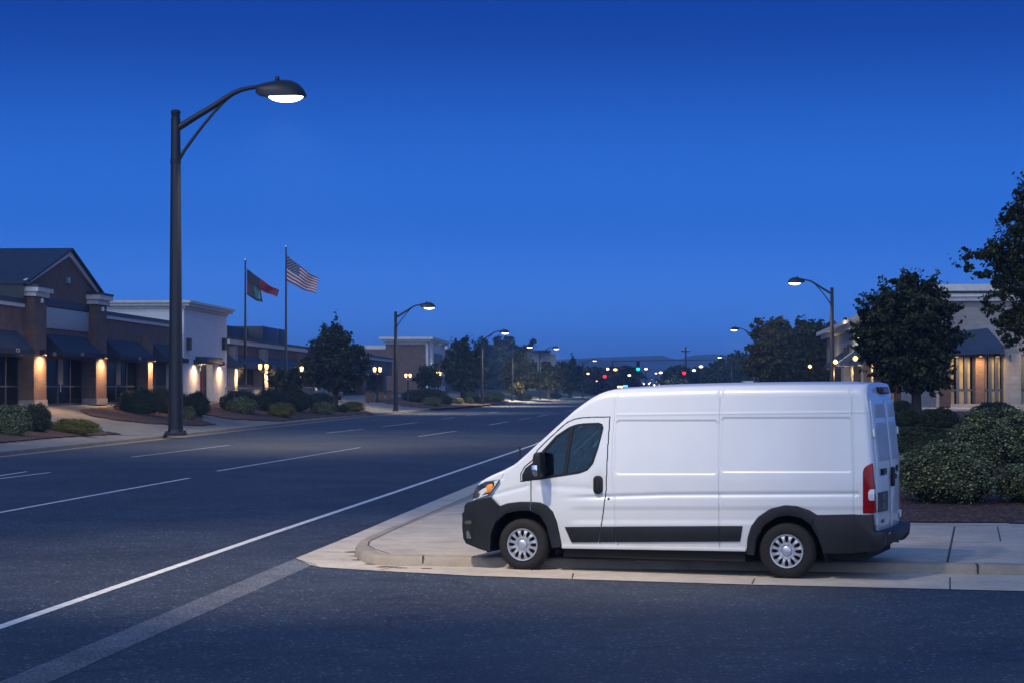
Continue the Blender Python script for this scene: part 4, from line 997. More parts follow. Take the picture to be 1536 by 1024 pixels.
# 4 white fronted store ----------------------------------------------------
D_ = FL.root('white_front_store', 'white fronted store with brick side wall and tall dark window, beyond the spreading tree', 'shop building')
oD = 1.0; x0, x1 = FL.x(642, oD), FL.x(667, oD); zt_ = FL.z(645, 513, oD); xe = FL.x(595, oD)
yin = (642-590)*FL.at(642, 600, oD)[0]*0+ (642-588)*330/F
MB().box(x0, x1, -oD, yin, -.5, zt_).build('wall', M['block'], D_)
MB().box(x0-.20, x0-.003, -oD+.4, yin, -.5, zt_-.4).build('side_wall', M['brick'], D_)
MB().box(x0-.8, x1+1.2, -oD-.5, yin+.6, zt_+.003, zt_+.35).box(x0-1.3, x1+2., -oD-.9, yin+1., zt_+.353, zt_+.75).build('cornice', M['trim'], D_)
wx0, wx1 = FL.x(651, oD), FL.x(662, oD); wz0, wz1 = FL.z(655, 556, oD), FL.z(655, 530, oD)
f_ = MB().box(wx0, wx1, -oD-.2, -oD-.003, wz0, wz1).build('window', M['frame'], D_); MB().box(wx0+1.5, wx1-1.5, -oD-.24, -oD-.203, wz0+.3, wz1-.4).build('pane', M['pane'], f_)
for px in (647, 658): lightobj('SPOT', 'wall_light_beam', D_, (FL.x(px, oD), -oD-1.2, FL.z(px, 566, oD)), 300, (1, .8, .5), .1, 120, .8, (0, .8, .9))
E_ = FL.root('brick_annex', 'brick annex with pale coping behind the medium dark tree', 'shop building')
x0, x1 = FL.x(668, -.5), FL.x(722, -.5); zt_ = FL.z(680, 526, -.5)
MB().box(x0, x1, .5, 20, -.5, zt_).build('wall', M['brick'], E_); MB().box(x0, x1, .1, 20.2, zt_+.003, zt_+.7).build('coping', M['trim'], E_)
for px in (680, 695, 708):
    c = FL.x(px, -.5); MB().box(c, c+3, .2, .497, .3, 3.2).build('window', M['pane'], E_); sconce(E_, c-1.5, .5, 3.4, 0, 2.5)
Y_ = 480; far = thing('flat_roof_block', 'flat roofed pale block with a thin projecting roof edge, behind the golden lit tree', 'building', qp(812, 590, Y_))
k = Y_/F
MB().box(-20*k, 22*k, 0, 14, 0, 60*k).build('wall', M['brick_pale'], far); MB().box(-26*k, 14*k, -2, 16, 62*k, 65*k).build('roof', M['coping'], far)
for i in range(3): MB().box((-12+10*i)*k, (-6+10*i)*k, -.06, -.004, 34*k, 48*k).build('window', M['pane'], far)
# ------------------------------------------------------------------ buildings on the right
YB = 88.; zB = H-(610-HY)*YB/F; kB = YB/F
def bx_(px): return (px-1400)*kB
def bz(py): return (610-py)*kB
RB = thing('pale_brick_shop', 'pale painted brick shop with a broad blue awning and lit curtained windows', 'shop building', ((1400-CX)/F*YB, YB, zB), R(-4))
m = MB(); m.box(bx_(1403), bx_(1600), .003, 12, bz(531), bz(452)); m.box(bx_(1403), bx_(1600), 1.2, 12.1, -.5, bz(532)); m.build('wall', M['brick_pale'], RB)
MB().box(bx_(1398), bx_(1600), -.25, 12.3, bz(451.9), bz(446)).box(bx_(1396), bx_(1600), -.4, 12.4, bz(445.9), bz(441)).build('cornice', M['trim'], RB)
MB().box(bx_(1395), bx_(1600), -.45, 12.5, bz(440.9), bz(438)).build('coping', M['coping'], RB)
for a, b_, mt_ in ((1403, 1407.5, 'brick_pale'), (1407.7, 1424, 'brick_dark'), (1461, 1474, 'brick'), (1504, 1528, 'brick_pale'), (1575, 1600, 'brick_pale')):
    MB().box(bx_(a), bx_(b_), -.28, .6, 0, bz(530)).build('pier', M[mt_], RB)
sill = MB().box(bx_(1424), bx_(1600), -.35, .3, -.02, .14).build('sill', M['stone'], RB)
curtain = M['curtain'] = simple('curtain', (.26, .22, .13), .9, 0, .25, 3.)
for a, b_, n_ in ((1424.3, 1460.7, 3), (1474.3, 1503.7, 3), (1528.3, 1574.7, 3)):
    storefront(RB, bx_(a), bx_(b_), bz(531), .12, n_, False, .75, False)
    w_ = bx_(b_)-bx_(a)
    for i in range(n_):
        c0 = bx_(a)+w_*i/n_+.07; c1 = bx_(a)+w_*(i+1)/n_-.07; cw_ = (c1-c0)*(.62 if i != 1 else .95)
        MB().box(c0, c0+cw_, .09, .105, .14, .70).box(c0, c0+cw_*.8, .09, .105, .80, bz(534)).build('curtain', curtain, RB)
m = MB(); ax0, ax1 = bx_(1414), bx_(1480)
m.add([(ax0, -.004, bz(500)), (ax1, -.004, bz(492)), (ax1+.55, -1.1, bz(521)), (ax0, -1.1, bz(525)), (ax0, -1.1, bz(533)), (ax1+.55, -1.1, bz(530)), (ax1+.62, -.004, bz(522)), (ax1+.62, -.004, bz(530)), (ax0, -.004, bz(533))],
      [(0, 1, 2, 3), (3, 2, 5, 4), (1, 6, 2), (2, 6, 7, 5), (0, 3, 4, 8), (4, 5, 7, 8)])
m.build('awning', M['awning_blue'], RB)
for px, pw in ((1467, 9), (1434, 2.5), (1494, 2.5)): sconce(RB, bx_(px), -.28 if px == 1467 else .1, bz(534), pw)
lightobj('AREA', 'porch_glow', RB, (bx_(1450), -.7, bz(535)), 18, (1, .65, .3), .5, aim=(0, 0, -1))
lightobj('POINT', 'side_glow', RB, (bx_(1540), -.6, bz(545)), 10, (1, .75, .45), .2)
for py in (517, 536): MB().box(bx_(1511), bx_(1513), -.33, -.283, bz(py+5), bz(py-5)).build('wall_box', M['frame'], RB)
FRt = Fac(1402, 100, 1052, 1.51)                   # receding row: its road side faces left
RC = thing('lit_arcade', 'pale arcade running away on the right with glowing columns behind the leafy tree', 'shop building', tuple(FRt.o), FRt.rz)
# local y grows to the left of the line here, so into the building is -y
zt_ = FRt.z(1300, 487); x1 = FRt.x(1240); zh = FRt.z(1300, 547)
m = MB(); m.box(-2, x1, -12, -.003, zh, zt_); m.box(-2, x1, -12.1, -1.5, -.5, zh-.002); m.build('wall', M['brick_pale'], RC)
MB().box(-2.2, x1+.8, -12, .5, zt_+.002, zt_+.32).box(-2.4, x1+1.2, -12, .9, zt_+.322, zt_+.65).build('cornice', M['trim'], RC)
for i, px in enumerate((1258, 1272, 1287, 1303, 1318, 1334, 1350, 1366, 1384)):
    a = FRt.x(px); w = (FRt.x(px-4)-a)
    MB().box(a, a+w, -.3, .35, 0, zh).build('column', M['brick_pale'] if i % 2 else M['brick_dark'], RC)
    MB().box(a+w+.2, a+w*2.6, -.9, -.8, .1, zh-.1).build('window', M['lit'] if i % 3 != 1 else M['pane'], RC)
    if i % 2 == 0: lightobj('POINT', 'arcade_lamp', RC, (a+w*.5, .9, zh-.5), 260, (1, .72, .35), .15)
for i in range(6):
    a = FRt.x(1262+20*i); b_ = a-3.2; m = MB()
    m.add([(a, .004, zh+1.3), (b_, .004, zh+1.3), (b_, 1.4, zh+.25), (a, 1.4, zh+.25), (a, 1.4, zh), (b_, 1.4, zh), (a, .004, zh), (b_, .004, zh)], [(0, 1, 2, 3), (3, 2, 5, 4), (0, 3, 4, 6), (1, 7, 5, 2), (4, 5, 7, 6)])
    m.build('awning', M['awning_blue'], RC)
for px in (1243, 1288, 1323):
    c = FRt.x(px); o_ = MB().lathe([(.05, .16), (.16, .05), (.16, -.05), (.05, -.16)], (c, 1.7, zh+.3), seg=12).build('globe_light', M['lantern'], RC); MB().tube([(c, .1, zh+.5), (c, 1.0, zh+.55), (c, 1.7, zh+.45)], .03, 6).build('lamp_bracket', M['metal'], o_)
c = FRt.x(1273); MB().box(c-.8, c+.8, .005, .35, FRt.z(1273, 540), FRt.z(1273, 521)).build('wall_box', M['brick_dark'], RC)
# ------------------------------------------------------------------ plants
def leaves(cent, size, aspect=.55, up=0., nrm=None, spread=.75):
    """leaf quads (folded diamonds) at the given points; nrm: the way the leaf faces, loosened by spread"""
    n = len(cent); r = rng.normal(size=(n, 3))
    if nrm is None: w_ = rng.normal(size=(n, 3)); w_[:, 2] = np.abs(w_[:, 2])
    else: w_ = nrm+rng.normal(size=(n, 3))*spread
    w_ /= np.linalg.norm(w_, axis=1, keepdims=True)
    d = np.cross(w_, r); d /= np.linalg.norm(d, axis=1, keepdims=True); s = np.cross(w_, d)
    L = (size*rng.uniform(.6, 1.4, n))[:, None]; Wd = L*aspect; nn = w_*L*.16
    return np.stack([cent-d*L*.5, cent+s*Wd*.5+nn, cent+d*L*.5, cent-s*Wd*.5+nn], 1)
def bush_mesh(name, mat, seed, n=5200, leaf=.05, flat=1.):
    g = np.random.default_rng(seed)
    d = g.normal(size=(n, 3)); d[:, 2] = np.where(d[:, 2] < -.55, -d[:, 2], d[:, 2]); d /= np.linalg.norm(d, axis=1, keepdims=True)
    ph = g.uniform(0, 6.28, 6)
    def lump(d): return 1+.08*np.sin(5*d[:, 0]+ph[0])*np.sin(5*d[:, 1]+ph[1])+.07*np.sin(9*d[:, 0]+ph[2]+4*d[:, 2])+.05*np.sin(13*d[:, 1]+ph[3]+7*d[:, 2]+ph[4])
    rr = lump(d)*(1-.20*g.random(n)**1.5+.035*g.normal(size=n))
    sq = (np.abs(d[:, :2]).max(1)*.15+.9)[:, None]
    p = d*rr[:, None]; p = np.c_[p[:, 0]*.5, p[:, 1]*.5, np.where(p[:, 2] > 0, np.abs(p[:, 2])**.9*.60+.40, .40-.46*np.abs(p[:, 2]))]
    q = leaves(p, leaf, .6, nrm=d+np.array([0, 0, .25]), spread=.55)
    V = q.reshape(-1, 3); Fq = np.arange(len(V)).reshape(-1, 4)
    nu_, nv_ = 18, 9; us_ = np.linspace(0, 2*np.pi, nu_, endpoint=False); vs_ = np.linspace(-1.1, np.pi/2, nv_)
    cd = np.array([[math.cos(u)*math.cos(v), math.sin(u)*math.cos(v), math.sin(v)] for v in vs_ for u in us_])
    cr = cd*(lump(cd)*.80)[:, None]; cr = np.c_[cr[:, 0]*.5, cr[:, 1]*.5, np.where(cr[:, 2] > 0, np.abs(cr[:, 2])**.9*.60+.40, .40-.50*np.abs(cr[:, 2]))]
    cf = [(a*nu_+b, a*nu_+(b+1) % nu_, (a+1)*nu_+(b+1) % nu_, (a+1)*nu_+b) for a in range(nv_-1) for b in range(nu_)]
    o = quads(name, np.r_[V, cr], mat, None, np.r_[Fq, np.array(cf)+len(V)])
    me = o.data; bpy.data.objects.remove(o); return me
BM = {}
for k_, mt_ in (('shrub', 'shrub'), ('hedge', 'hedge'), ('yellow', 'shrub_yellow')):
    BM[k_] = [bush_mesh('shrub', M[mt_], 11+i+len(BM)*10) for i in range(3)]
BM['near'] = [bush_mesh('shrub', M['shrub'], 90+i, 17000, .030) for i in range(3)]
bi = [0]
def bush(cx, by, w, h, kind, label, fn=hl, group=None, deep=1., name='shrub'):
    x, y, z = fn(cx, by); k = y/F; o = bpy.data.objects.new(name, BM[kind][bi[0] % 3]); bi[0] += 1; link(o)
    d = w*k*deep; o.location = (x, y+d*.35, z-.04); o.scale = (w*k*1.04, d, h*k*1.06); o.rotation_euler = (0, 0, random.uniform(-.5, .5) if deep == 1 and abs(w/h-1) < 1.5 else 0)
    return tag(o, label, 'shrub', group)
GB = 'shrubs in the left verge beds'; GR = 'shrubs in the bed right of the van'
for a in ((14, 653, 56, 45, 'shrub', 'rounded green shrub cut by the left picture edge'), (52, 648, 44, 41, 'hedge', 'dark bush between the leftmost rounded shrub and the low yellow-green hedge'),
          (107, 651, 80, 23, 'yellow', 'low long yellow-green hedge beside the left pavement', .45)):
    bush(*a[:6], group=GB, deep=a[6] if len(a) > 6 else 1.)
for a in ((208, 621, 70, 37, 'hedge', 'long dark clipped hedge left of the nearest lamp pole, left half', .6), (252, 621, 62, 37, 'hedge', 'clipped dark hedge directly behind the nearest lamp pole', .6),
          (293, 624, 38, 35, 'hedge', 'dark rounded end of the clipped hedge just right of the lamp pole'), (281, 630, 23, 21, 'shrub', 'small round bush at the foot of the nearest lamp pole'),
          (357, 618, 60, 31, 'hedge', 'broad dark bush right of the white shop in the flagpole bed'), (361, 620, 44, 25, 'shrub', 'rounded green bush in front of the broad dark one in the flagpole bed'),
          (421, 626, 39, 22, 'yellow', 'bright yellow-green round bush at the front of the flagpole bed'), (405, 618, 54, 33, 'hedge', 'tall dark bush under the left flagpole'),
          (440, 617, 52, 32, 'hedge', 'dark bush under the taller flagpole'), (476, 610, 44, 20, 'hedge', 'low dark bush behind the yellowish mound in the flagpole bed'),
          (484, 622, 39, 19, 'shrub', 'mid green mound left of the spreading tree trunk'), (511, 618, 22, 11, 'hedge', 'tiny dark bush at the spreading tree foot'),
          (528, 617, 33, 15, 'yellow', 'flat yellowish bush at the right end of the flagpole bed')):
    bush(*a[:6], group=GB, deep=a[6] if len(a) > 6 else 1.)
for a in ((622, 603, 40, 18, 'hedge', 'dark bush at the left end of the far verge bed'), (648, 609, 29, 14, 'shrub', 'round green bush at the front of the far verge bed'), (640, 600, 60, 17, 'hedge', 'wide dark hedge behind the round bush of the far verge bed'),
          (670, 606.5, 18, 12.5, 'hedge', 'small dark round bush next to the round green one in the far bed'), (687, 605.5, 15, 10.5, 'shrub', 'smallest round bush in the middle of the far bed'),
          (706, 598, 26, 12, 'shrub', 'pale bush below the medium dark tree'), (704, 605, 14, 10, 'hedge', 'little dark bush in front of the medium tree trunk'), (722, 604.5, 22, 9, 'yellow', 'low yellowish bush at the foot of the far lamp'),
          (741, 603, 32, 16, 'shrub', 'sloping green hedge right of the far lamp'), (791, 598.6, 15, 8, 'shrub', 'low distant bush between the two golden lit trees'), (832, 597.3, 21, 9, 'hedge', 'low dark distant hedge near the road bend')):
    bush(*a[:6], group=GB)
for a in ((1355, 617, 30, 17, 'hedge', 'small dark bush just behind the van roof corner'), (1362, 640, 40, 27, 'hedge', 'dark bush below the leafy tree trunk, right of the van'), (1414, 642, 60, 30, 'hedge', 'dark mounded bush in front of the shop windows'),
          (1459, 638, 32, 18, 'shrub', 'small pale bush below the dark shop pier'), (1497, 628, 66, 25, 'hedge', 'dark spreading bush under the right shop window'),
          (1390, 683, 100, 46, 'hedge', 'wide dark hedge between the van and the big rear shrub', .5)):
    bush(*a[:6], fn=hr, group=GR, deep=a[6] if len(a) > 6 else 1.)
bush(1512, 700, 146, 84, 'near', 'largest green shrub at the back of the right bed', hr, GR); bush(1578, 757, 130, 64, 'near', 'green shrub cut by the right picture edge', hr, GR)
bush(1433, 757, 152, 90, 'near', 'big rounded shrub on the bark bed beside the van', hr, GR)
def tree(name, base, blobs, n, leaf, mat, label, cat='tree', group=None, trunk=.16, fn=None, clump=.16, holes=.0, trunkpx=None, shell=.55, sides=10):
    """blobs: crown masses in photo pixels (cx, cy, rx, ry) at the trunk's distance"""
    x, y, z = base; k = y/F; t = thing(name, label, cat, (x, y, z), 0, group)
    bl = []
    for cx, cy, rx, ry in blobs:
        bl.append((np.array([(cx-CX)*k-x, rng.uniform(-.35, .35)*rx*k, H-(cy-HY)*k-z]), np.array([rx*k, rx*k, ry*k])))
    vol = np.array([b[1][0]**2*b[1][2] for b in bl])**.72; vol /= vol.sum()
    P = []; NR = []
    for (c, r), w in zip(bl, vol):
        m_ = max(60, int(n*w)); nc = max(7, int(m_/62))
        d = rng.normal(size=(nc, 3)); d /= np.linalg.norm(d, axis=1, keepdims=True)
        rad = (shell+(1.0-shell)*rng.random(nc)**.7)
        rad *= 1+.14*np.sin(d[:, 0]*4+c[0])*np.cos(d[:, 2]*5+c[2]); cl = c+d*rad[:, None]*r
        pick = rng.integers(0, nc, m_); sp = clump*r.mean(); al = rng.uniform(-.32, .46, m_)
        P.append(cl[pick]+d[pick]*r*al[:, None]+rng.normal(size=(m_, 3))*(sp*(1.15-2.0*np.maximum(al, -.1)))[:, None]*np.array([1, 1, .7])); NR.append(d[pick]+np.array([0, 0, .35]))
    P = np.concatenate(P); NR = np.concatenate(NR); ns = len(P)//9; tip = rng.integers(0, len(P), ns//7); tw = np.repeat(tip, 7)   # stray shoots past the crown's edge
    P = np.r_[P, P[tw]+NR[tw]*rng.uniform(.2, 2.6, (len(tw), 1))*min(leaf, .22)+rng.normal(size=(len(tw), 3))*leaf*.35]; NR = np.r_[NR, NR[tw]]
    kp = P[:, 2] > .1; P = P[kp]; NR = NR[kp]
    quads('crown', leaves(P, leaf, .62, nrm=NR, spread=.7).reshape(-1, 3), mat, t)
    m = MB(); cc0 = np.mean([b[0] for b in bl], 0); top = cc0[2]+.35*max(b[1][2] for b in bl)
    low = min(b[0][2]-b[1][2] for b in bl)
    zz = np.linspace(0, top, 7); wob = [0]+[random.uniform(-.5, .5)*trunk for _ in range(6)]
    sx_ = np.interp(zz, [0, low, top], [0, 0, cc0[0]])
    m.tube([(sx_[i]+wob[i], wob[-i]*.5 if i else 0, zz[i]) for i in range(7)], [trunk*1.35, trunk*1.05, trunk*.92, trunk*.75, trunk*.5, trunk*.3, trunk*.12], sides)
    for c, r in bl:
        for q in range(3 if len(bl) < 14 else 2):
            if len(bl) > 16 and r[0]/k < 23: continue
            e = c+rng.normal(size=3)*r*.42; s_ = np.array([np.interp(e[2]*.55, zz, sx_), 0, max(low*.75, min(e[2]*.6, top*.8))]); mid = (s_+e)/2+np.array([0, 0, -.06*np.linalg.norm(e-s_)])
            m.tube([tuple(s_), tuple(mid), tuple(e)], [trunk*(.42 if len(bl) < 16 else .2), trunk*(.26 if len(bl) < 16 else .1), trunk*.05], 6)
    m.build('trunk', M['bark'], t, smooth=True); return t
GT = 'trees lining the road'
def ltree(bx, by, blobs, n, leaf, mat, label, **kw): return tree(kw.pop('name', 'street_tree'), hl(bx, by), blobs, n, leaf, M[mat], label, group=GT, **kw)
ltree(502, 609, [(502, 500, 17, 22), (494, 520, 24, 24), (514, 522, 24, 22), (482, 545, 26, 26), (525, 546, 24, 24), (503, 550, 30, 30), (468, 562, 16, 18), (538, 566, 12, 18), (503, 576, 26, 16)], 14000, .27, 'leaf', 'dark spreading tree in front of the brick parade', trunk=.22, clump=.14)
ltree(427, 606, [(420, 570, 14, 12), (436, 568, 14, 14), (428, 578, 18, 10)], 3500, .28, 'leaf', 'small dark tree between the flagpoles and the parade', trunk=.14)
ltree(644, 596, [(636, 562, 13, 13), (650, 560, 13, 14), (643, 570, 18, 10)], 3500, .36, 'leaf', 'small round tree below the white fronted store', trunk=.14)
ltree(694, 601, [(696, 520, 11, 14), (691, 534, 17, 16), (704, 538, 16, 18), (683, 553, 15, 16), (700, 560, 22, 20), (716, 556, 12, 20), (690, 574, 18, 11)], 10000, .40, 'leaf', 'medium dark tree with its right side lit by a lamp', trunk=.3)
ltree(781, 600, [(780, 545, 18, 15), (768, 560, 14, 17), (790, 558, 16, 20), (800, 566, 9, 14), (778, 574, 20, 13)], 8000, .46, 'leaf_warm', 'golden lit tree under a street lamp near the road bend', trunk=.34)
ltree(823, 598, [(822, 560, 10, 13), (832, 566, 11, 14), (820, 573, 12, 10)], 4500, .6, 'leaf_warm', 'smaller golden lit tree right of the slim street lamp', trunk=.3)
ltree(855, 596, [(858, 551, 9, 10), (848, 560, 12, 14), (862, 565, 11, 15), (853, 574, 15, 10)], 4500, .65, 'leaf', 'dark round tree near the road bend', trunk=.3)
tree('large_tree', (qp(755, 592, 560)[0], 560, 1.2), [(735, 538, 22, 22), (757, 530, 24, 20), (780, 536, 20, 20), (740, 560, 26, 24), (770, 562, 28, 24), (722, 548, 12, 14)], 9000, 1.3, M['leaf'], 'large dim domed tree in the haze behind the lamps', trunk=.8, group=GT)
def rtree(bx, Y, blobs, n, leaf, mat, label, **kw):
    X = (bx-CX)/F*Y; return tree(kw.pop('name', 'street_tree'), (X, Y, float(zR(np.array(X), np.array(Y)))), blobs, n, leaf, M[mat], label, group=GT, **kw)
rtree(1374, 70, [(1358, 430, 24, 18), (1345, 452, 34, 26), (1385, 448, 32, 26), (1320, 470, 30, 22), (1400, 476, 32, 26), (1360, 485, 48, 36), (1308, 500, 26, 22), (1415, 466, 22, 14), (1330, 525, 38, 26), (1395, 520, 38, 28), (1300, 528, 16, 14), (1425, 502, 16, 16), (1362, 555, 44, 26), (1398, 562, 26, 22), (1335, 562, 22, 16)], 30000, .14, 'leaf', 'big leafy tree in front of the pale shop, right of the van', trunk=.17, clump=.13, shell=.45)
rtree(1612, 52, [(1528, 318, 22, 34), (1505, 352, 20, 24), (1485, 372, 22, 13), (1462, 383, 22, 11), (1500, 388, 24, 20), (1448, 402, 12, 5), (1524, 400, 30, 40), (1545, 350, 26, 50), (1490, 412, 20, 9), (1500, 436, 22, 18), (1535, 445, 30, 40), (1488, 462, 14, 14), (1512, 482, 22, 22), (1545, 500, 28, 26), (1500, 500, 12, 10), (1580, 300, 40, 60), (1590, 400, 60, 80), (1600, 500, 50, 50)], 24000, .105, 'leaf', 'near dark tree leaning in at the right picture edge', trunk=.2, clump=.15, shell=.35)
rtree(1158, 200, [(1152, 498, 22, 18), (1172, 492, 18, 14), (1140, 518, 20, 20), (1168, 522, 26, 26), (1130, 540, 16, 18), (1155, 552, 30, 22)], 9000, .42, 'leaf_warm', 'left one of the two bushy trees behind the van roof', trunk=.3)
rtree(1214, 190, [(1206, 500, 20, 16), (1222, 508, 20, 22), (1200, 528, 22, 24), (1228, 538, 18, 26), (1212, 556, 30, 20)], 9000, .40, 'leaf', 'right one of the two bushy trees, beside the lamp pole', trunk=.3)
rtree(1092, 420, [(1105, 545, 18, 15), (1088, 556, 20, 14), (1072, 565, 16, 12), (1115, 560, 18, 18)], 6000, .75, 'leaf', 'low dim tree under the farthest right lamp', trunk=.4)
rtree(1255, 320, [(1250, 500, 20, 14), (1262, 510, 22, 18), (1242, 520, 18, 18), (1256, 540, 24, 22)], 5000, .8, 'leaf', 'dim treetop rising behind the pale arcade', trunk=.5)
tree('round_bush', (qp(1008, 588, 430)[0], 430, .14), [(1000, 577, 12, 8), (1020, 578, 13, 8), (1010, 575, 12, 8)], 3500, .6, M['shrub'], 'pale green rounded tree above the middle of the van roof', trunk=.2, group=GT)
# distant wood: one mass of crowns nobody could count
P = []
for i in range(260):
    px = random.uniform(560, 1330); Y = random.uniform(520, 900); r = random.uniform(7, 13)*Y/F*1.2
    if abs(px-975) < 34 and random.random() < .85: continue
    c = np.array(qp(px, 577-random.uniform(-2, 12), Y)); m_ = 260
    d = rng.normal(size=(m_, 3)); d /= np.linalg.norm(d, axis=1, keepdims=True); P.append(c+d*r*np.array([1, 1, .8])*(.6+.4*rng.random(m_)[:, None]))
for i in range(230):
    px = random.choice((random.uniform(862, 950), random.uniform(1003, 1110))); Y = random.uniform(440, 520); r = random.uniform(7, 12)*Y/F
    c = np.array(qp(px, random.uniform(560, 580), Y)); m_ = 200
    d = rng.normal(size=(m_, 3)); d /= np.linalg.norm(d, axis=1, keepdims=True); P.append(c+d*r*np.array([1, 1, .8])*(.6+.4*rng.random(m_)[:, None]))
o = quads('distant_wood', leaves(np.concatenate(P), 1.9, .8).reshape(-1, 3), M['leaf']); tag(o, 'dark mass of far trees along the horizon', 'wood', kind='stuff')

# ------------------------------------------------------------------ flagpoles and flags
def pole(px, by, ty, label):
    b = hl(px, by); k = b[1]/F; h = (by-ty)*k; t = thing('flagpole', label, 'flagpole', b, 0, 'flagpoles behind the shrubs')
    MB().tube([(0, 0, 0), (0, 0, h*.4), (0, 0, h)], [.13, .11, .06], 12).build('pole', M['polemetal'], t, smooth=True)
    MB().lathe([(.001, h-.02), (.09, h+.03), (.12, h+.12), (.09, h+.21), (.001, h+.26)], seg=12).build('finial', M['chrome'], t, smooth=True)
    MB().lathe([(.24, 0), (.22, .12), (.14, .2)], seg=14).build('base', M['polemetal'], t, smooth=True)
    m = MB(); m.tube([(.10, -.10, 1.2), (.085, -.08, h*.95)], .012, 5); m.build('halyard', M['railing'], t); return b, k
bA, kA = pole(368, 598, 392, 'shorter flagpole left, flying a red and dark flag'); bB, kB_ = pole(429, 600, 372, 'taller flagpole right, flying the striped flag')
def flagmat(name, cols):                          # cols(u, v) painted per face from the flag's own design
    pass
def flag(name, label, b, k, corners, nu_, nv_, paint, wave):
    """corners: photo pixels (hoist top, fly top, fly bottom, hoist bottom); paint(u, v) gives the material slot"""
    (h0, f0, f1, h1) = [np.array(c, float) for c in corners]; me_v = []; fs = []; slots = []
    for i in range(nu_+1):
        u = i/nu_
        for j in range(nv_+1):
            v = j/nv_; p = (h0*(1-u)+f0*u)*(1-v)+(h1*(1-u)+f1*u)*v
            sag = math.sin(u*math.pi)*3.0; rip = math.sin(u*11+v*1.5)*wave*u
            X, Y, Z = qp(p[0], p[1]+sag*.6+rip*.8, b[1]-.12); me_v.append((X, Y+math.sin(u*8.5+v*2.2)*.22*u, Z))
    for i in range(nu_):
        for j in range(nv_):
            a = i*(nv_+1)+j; fs.append((a, a+1, a+nv_+2, a+nv_+1)); slots.append(paint((i+.5)/nu_, (j+.5)/nv_))
    me = bpy.data.meshes.new(name); me.from_pydata(me_v, [], fs)
    mats = ['flag_navy', 'flag_red', 'flag_white', 'flag_dark', 'flag_green', 'flag_teal']
    for m_ in mats: me.materials.append(M[m_])
    me.polygons.foreach_set('material_index', slots); me.polygons.foreach_set('use_smooth', [True]*len(fs))
    o = link(bpy.data.objects.new(name, me)); md = o.modifiers.new('cloth', 'SOLIDIFY'); md.thickness = .012
    return tag(o, label, 'flag', 'flags on the two poles')
for n_, c in (('navy', (.022, .03, .09)), ('red', (.20, .012, .022)), ('white', (.55, .55, .58)), ('dark', (.02, .022, .04)), ('green', (.015, .06, .045)), ('teal', (.12, .24, .25))):
    M['flag_'+n_] = simple('flag_'+n_, c, .8, 0, .1, 4)
def us(u, v):
    if u < .42 and v < 7/13:
        cu, cv = (u/.42*11) % 1, (v/(7/13)*9) % 1; return 2 if ((int(u/.42*11)+int(v/(7/13)*9)) % 2 == 0 and abs(cu-.5) < .28 and abs(cv-.5) < .28) else 0
    return 1 if int(v*13) % 2 == 0 else 2
flag('flag', 'red and white striped flag with starry blue canton on the taller pole', bB, kB_, ((430.5, 383), (477.5, 418), (474, 441), (430, 421)), 110, 78, us, 1.6)
flag('flag', 'red flag with dark canton on the shorter pole', bA, kA, ((370.5, 403), (418.5, 436), (416, 446), (370.5, 423)), 60, 40, lambda u, v: 3 if u < .42 else (1 if int(v*7) % 2 == 0 or True and v < .4 else (1 if int(v*9) % 3 else 3)), 1.4)
flag('flag', 'small green and white flag hanging below the red one', bA, kA, ((370.5, 422), (390, 432), (394.5, 454), (370.5, 442)), 40, 40,
     lambda u, v: 3 if v > .82 or u > .9 else (1 if u < .14 else (5 if abs(u-.75) < .16+.1*v else 4)), .8)
# ------------------------------------------------------------------ post lanterns on the left plaza
GLn = 'glowing post lanterns in front of the shops'
def lantern(label):
    t = thing('post_lantern', label, 'lantern', group=GLn)
    MB().lathe([(.22, 0), (.20, .3), (.11, .5), (.085, 3.0), (.12, 3.05), (.05, 3.15)], seg=12).build('pole', M['metal'], t, smooth=True)
    m = MB(); m.tube([(-.3, 0, 3.3), (-.25, 0, 3.1), (0, 0, 3.05), (.25, 0, 3.1), (.3, 0, 3.3)], .035, 6); m.build('arm', M['metal'], t, smooth=True)
    for x in (-.3, .3):
        z0 = 3.3
        l = MB().lathe([(.08, z0), (.15, z0+.12), (.18, z0+.42), (.13, z0+.52)], (x, 0, 0), seg=10).build('lantern_globe', M['lantern'], t, smooth=True)
        MB().lathe([(.26, z0+.50), (.18, z0+.62), (.03, z0+.74), (.001, z0+.8)], (x, 0, 0), seg=10).build('lantern_cap', M['metal'], l)
    lightobj('POINT', 'lantern_light', t, (0, -.5, 3.75), 60, (1, .66, .28), .25); return t
lproto = None
for px, by, ty, lab in ((395, 607, 538, 'post lantern between the two flagpoles, before the blue awnings'), (448, 607, 542, 'post lantern just right of the taller flagpole'), (566, 603, 544, 'post lantern right of the spreading tree'),
                        (657, 598, 552, 'cluster lantern before the white fronted store'), (612, 602, 555, 'dim lantern just past the second street lamp')):
    p = hl(px, by); k = (by-ty)*p[1]/F/4.3
    if lproto is None: o = lproto = lantern(lab)
    else: o = copy_tree(lproto); o['label'] = lab
    o.location = p; o.scale = (k, k, k)
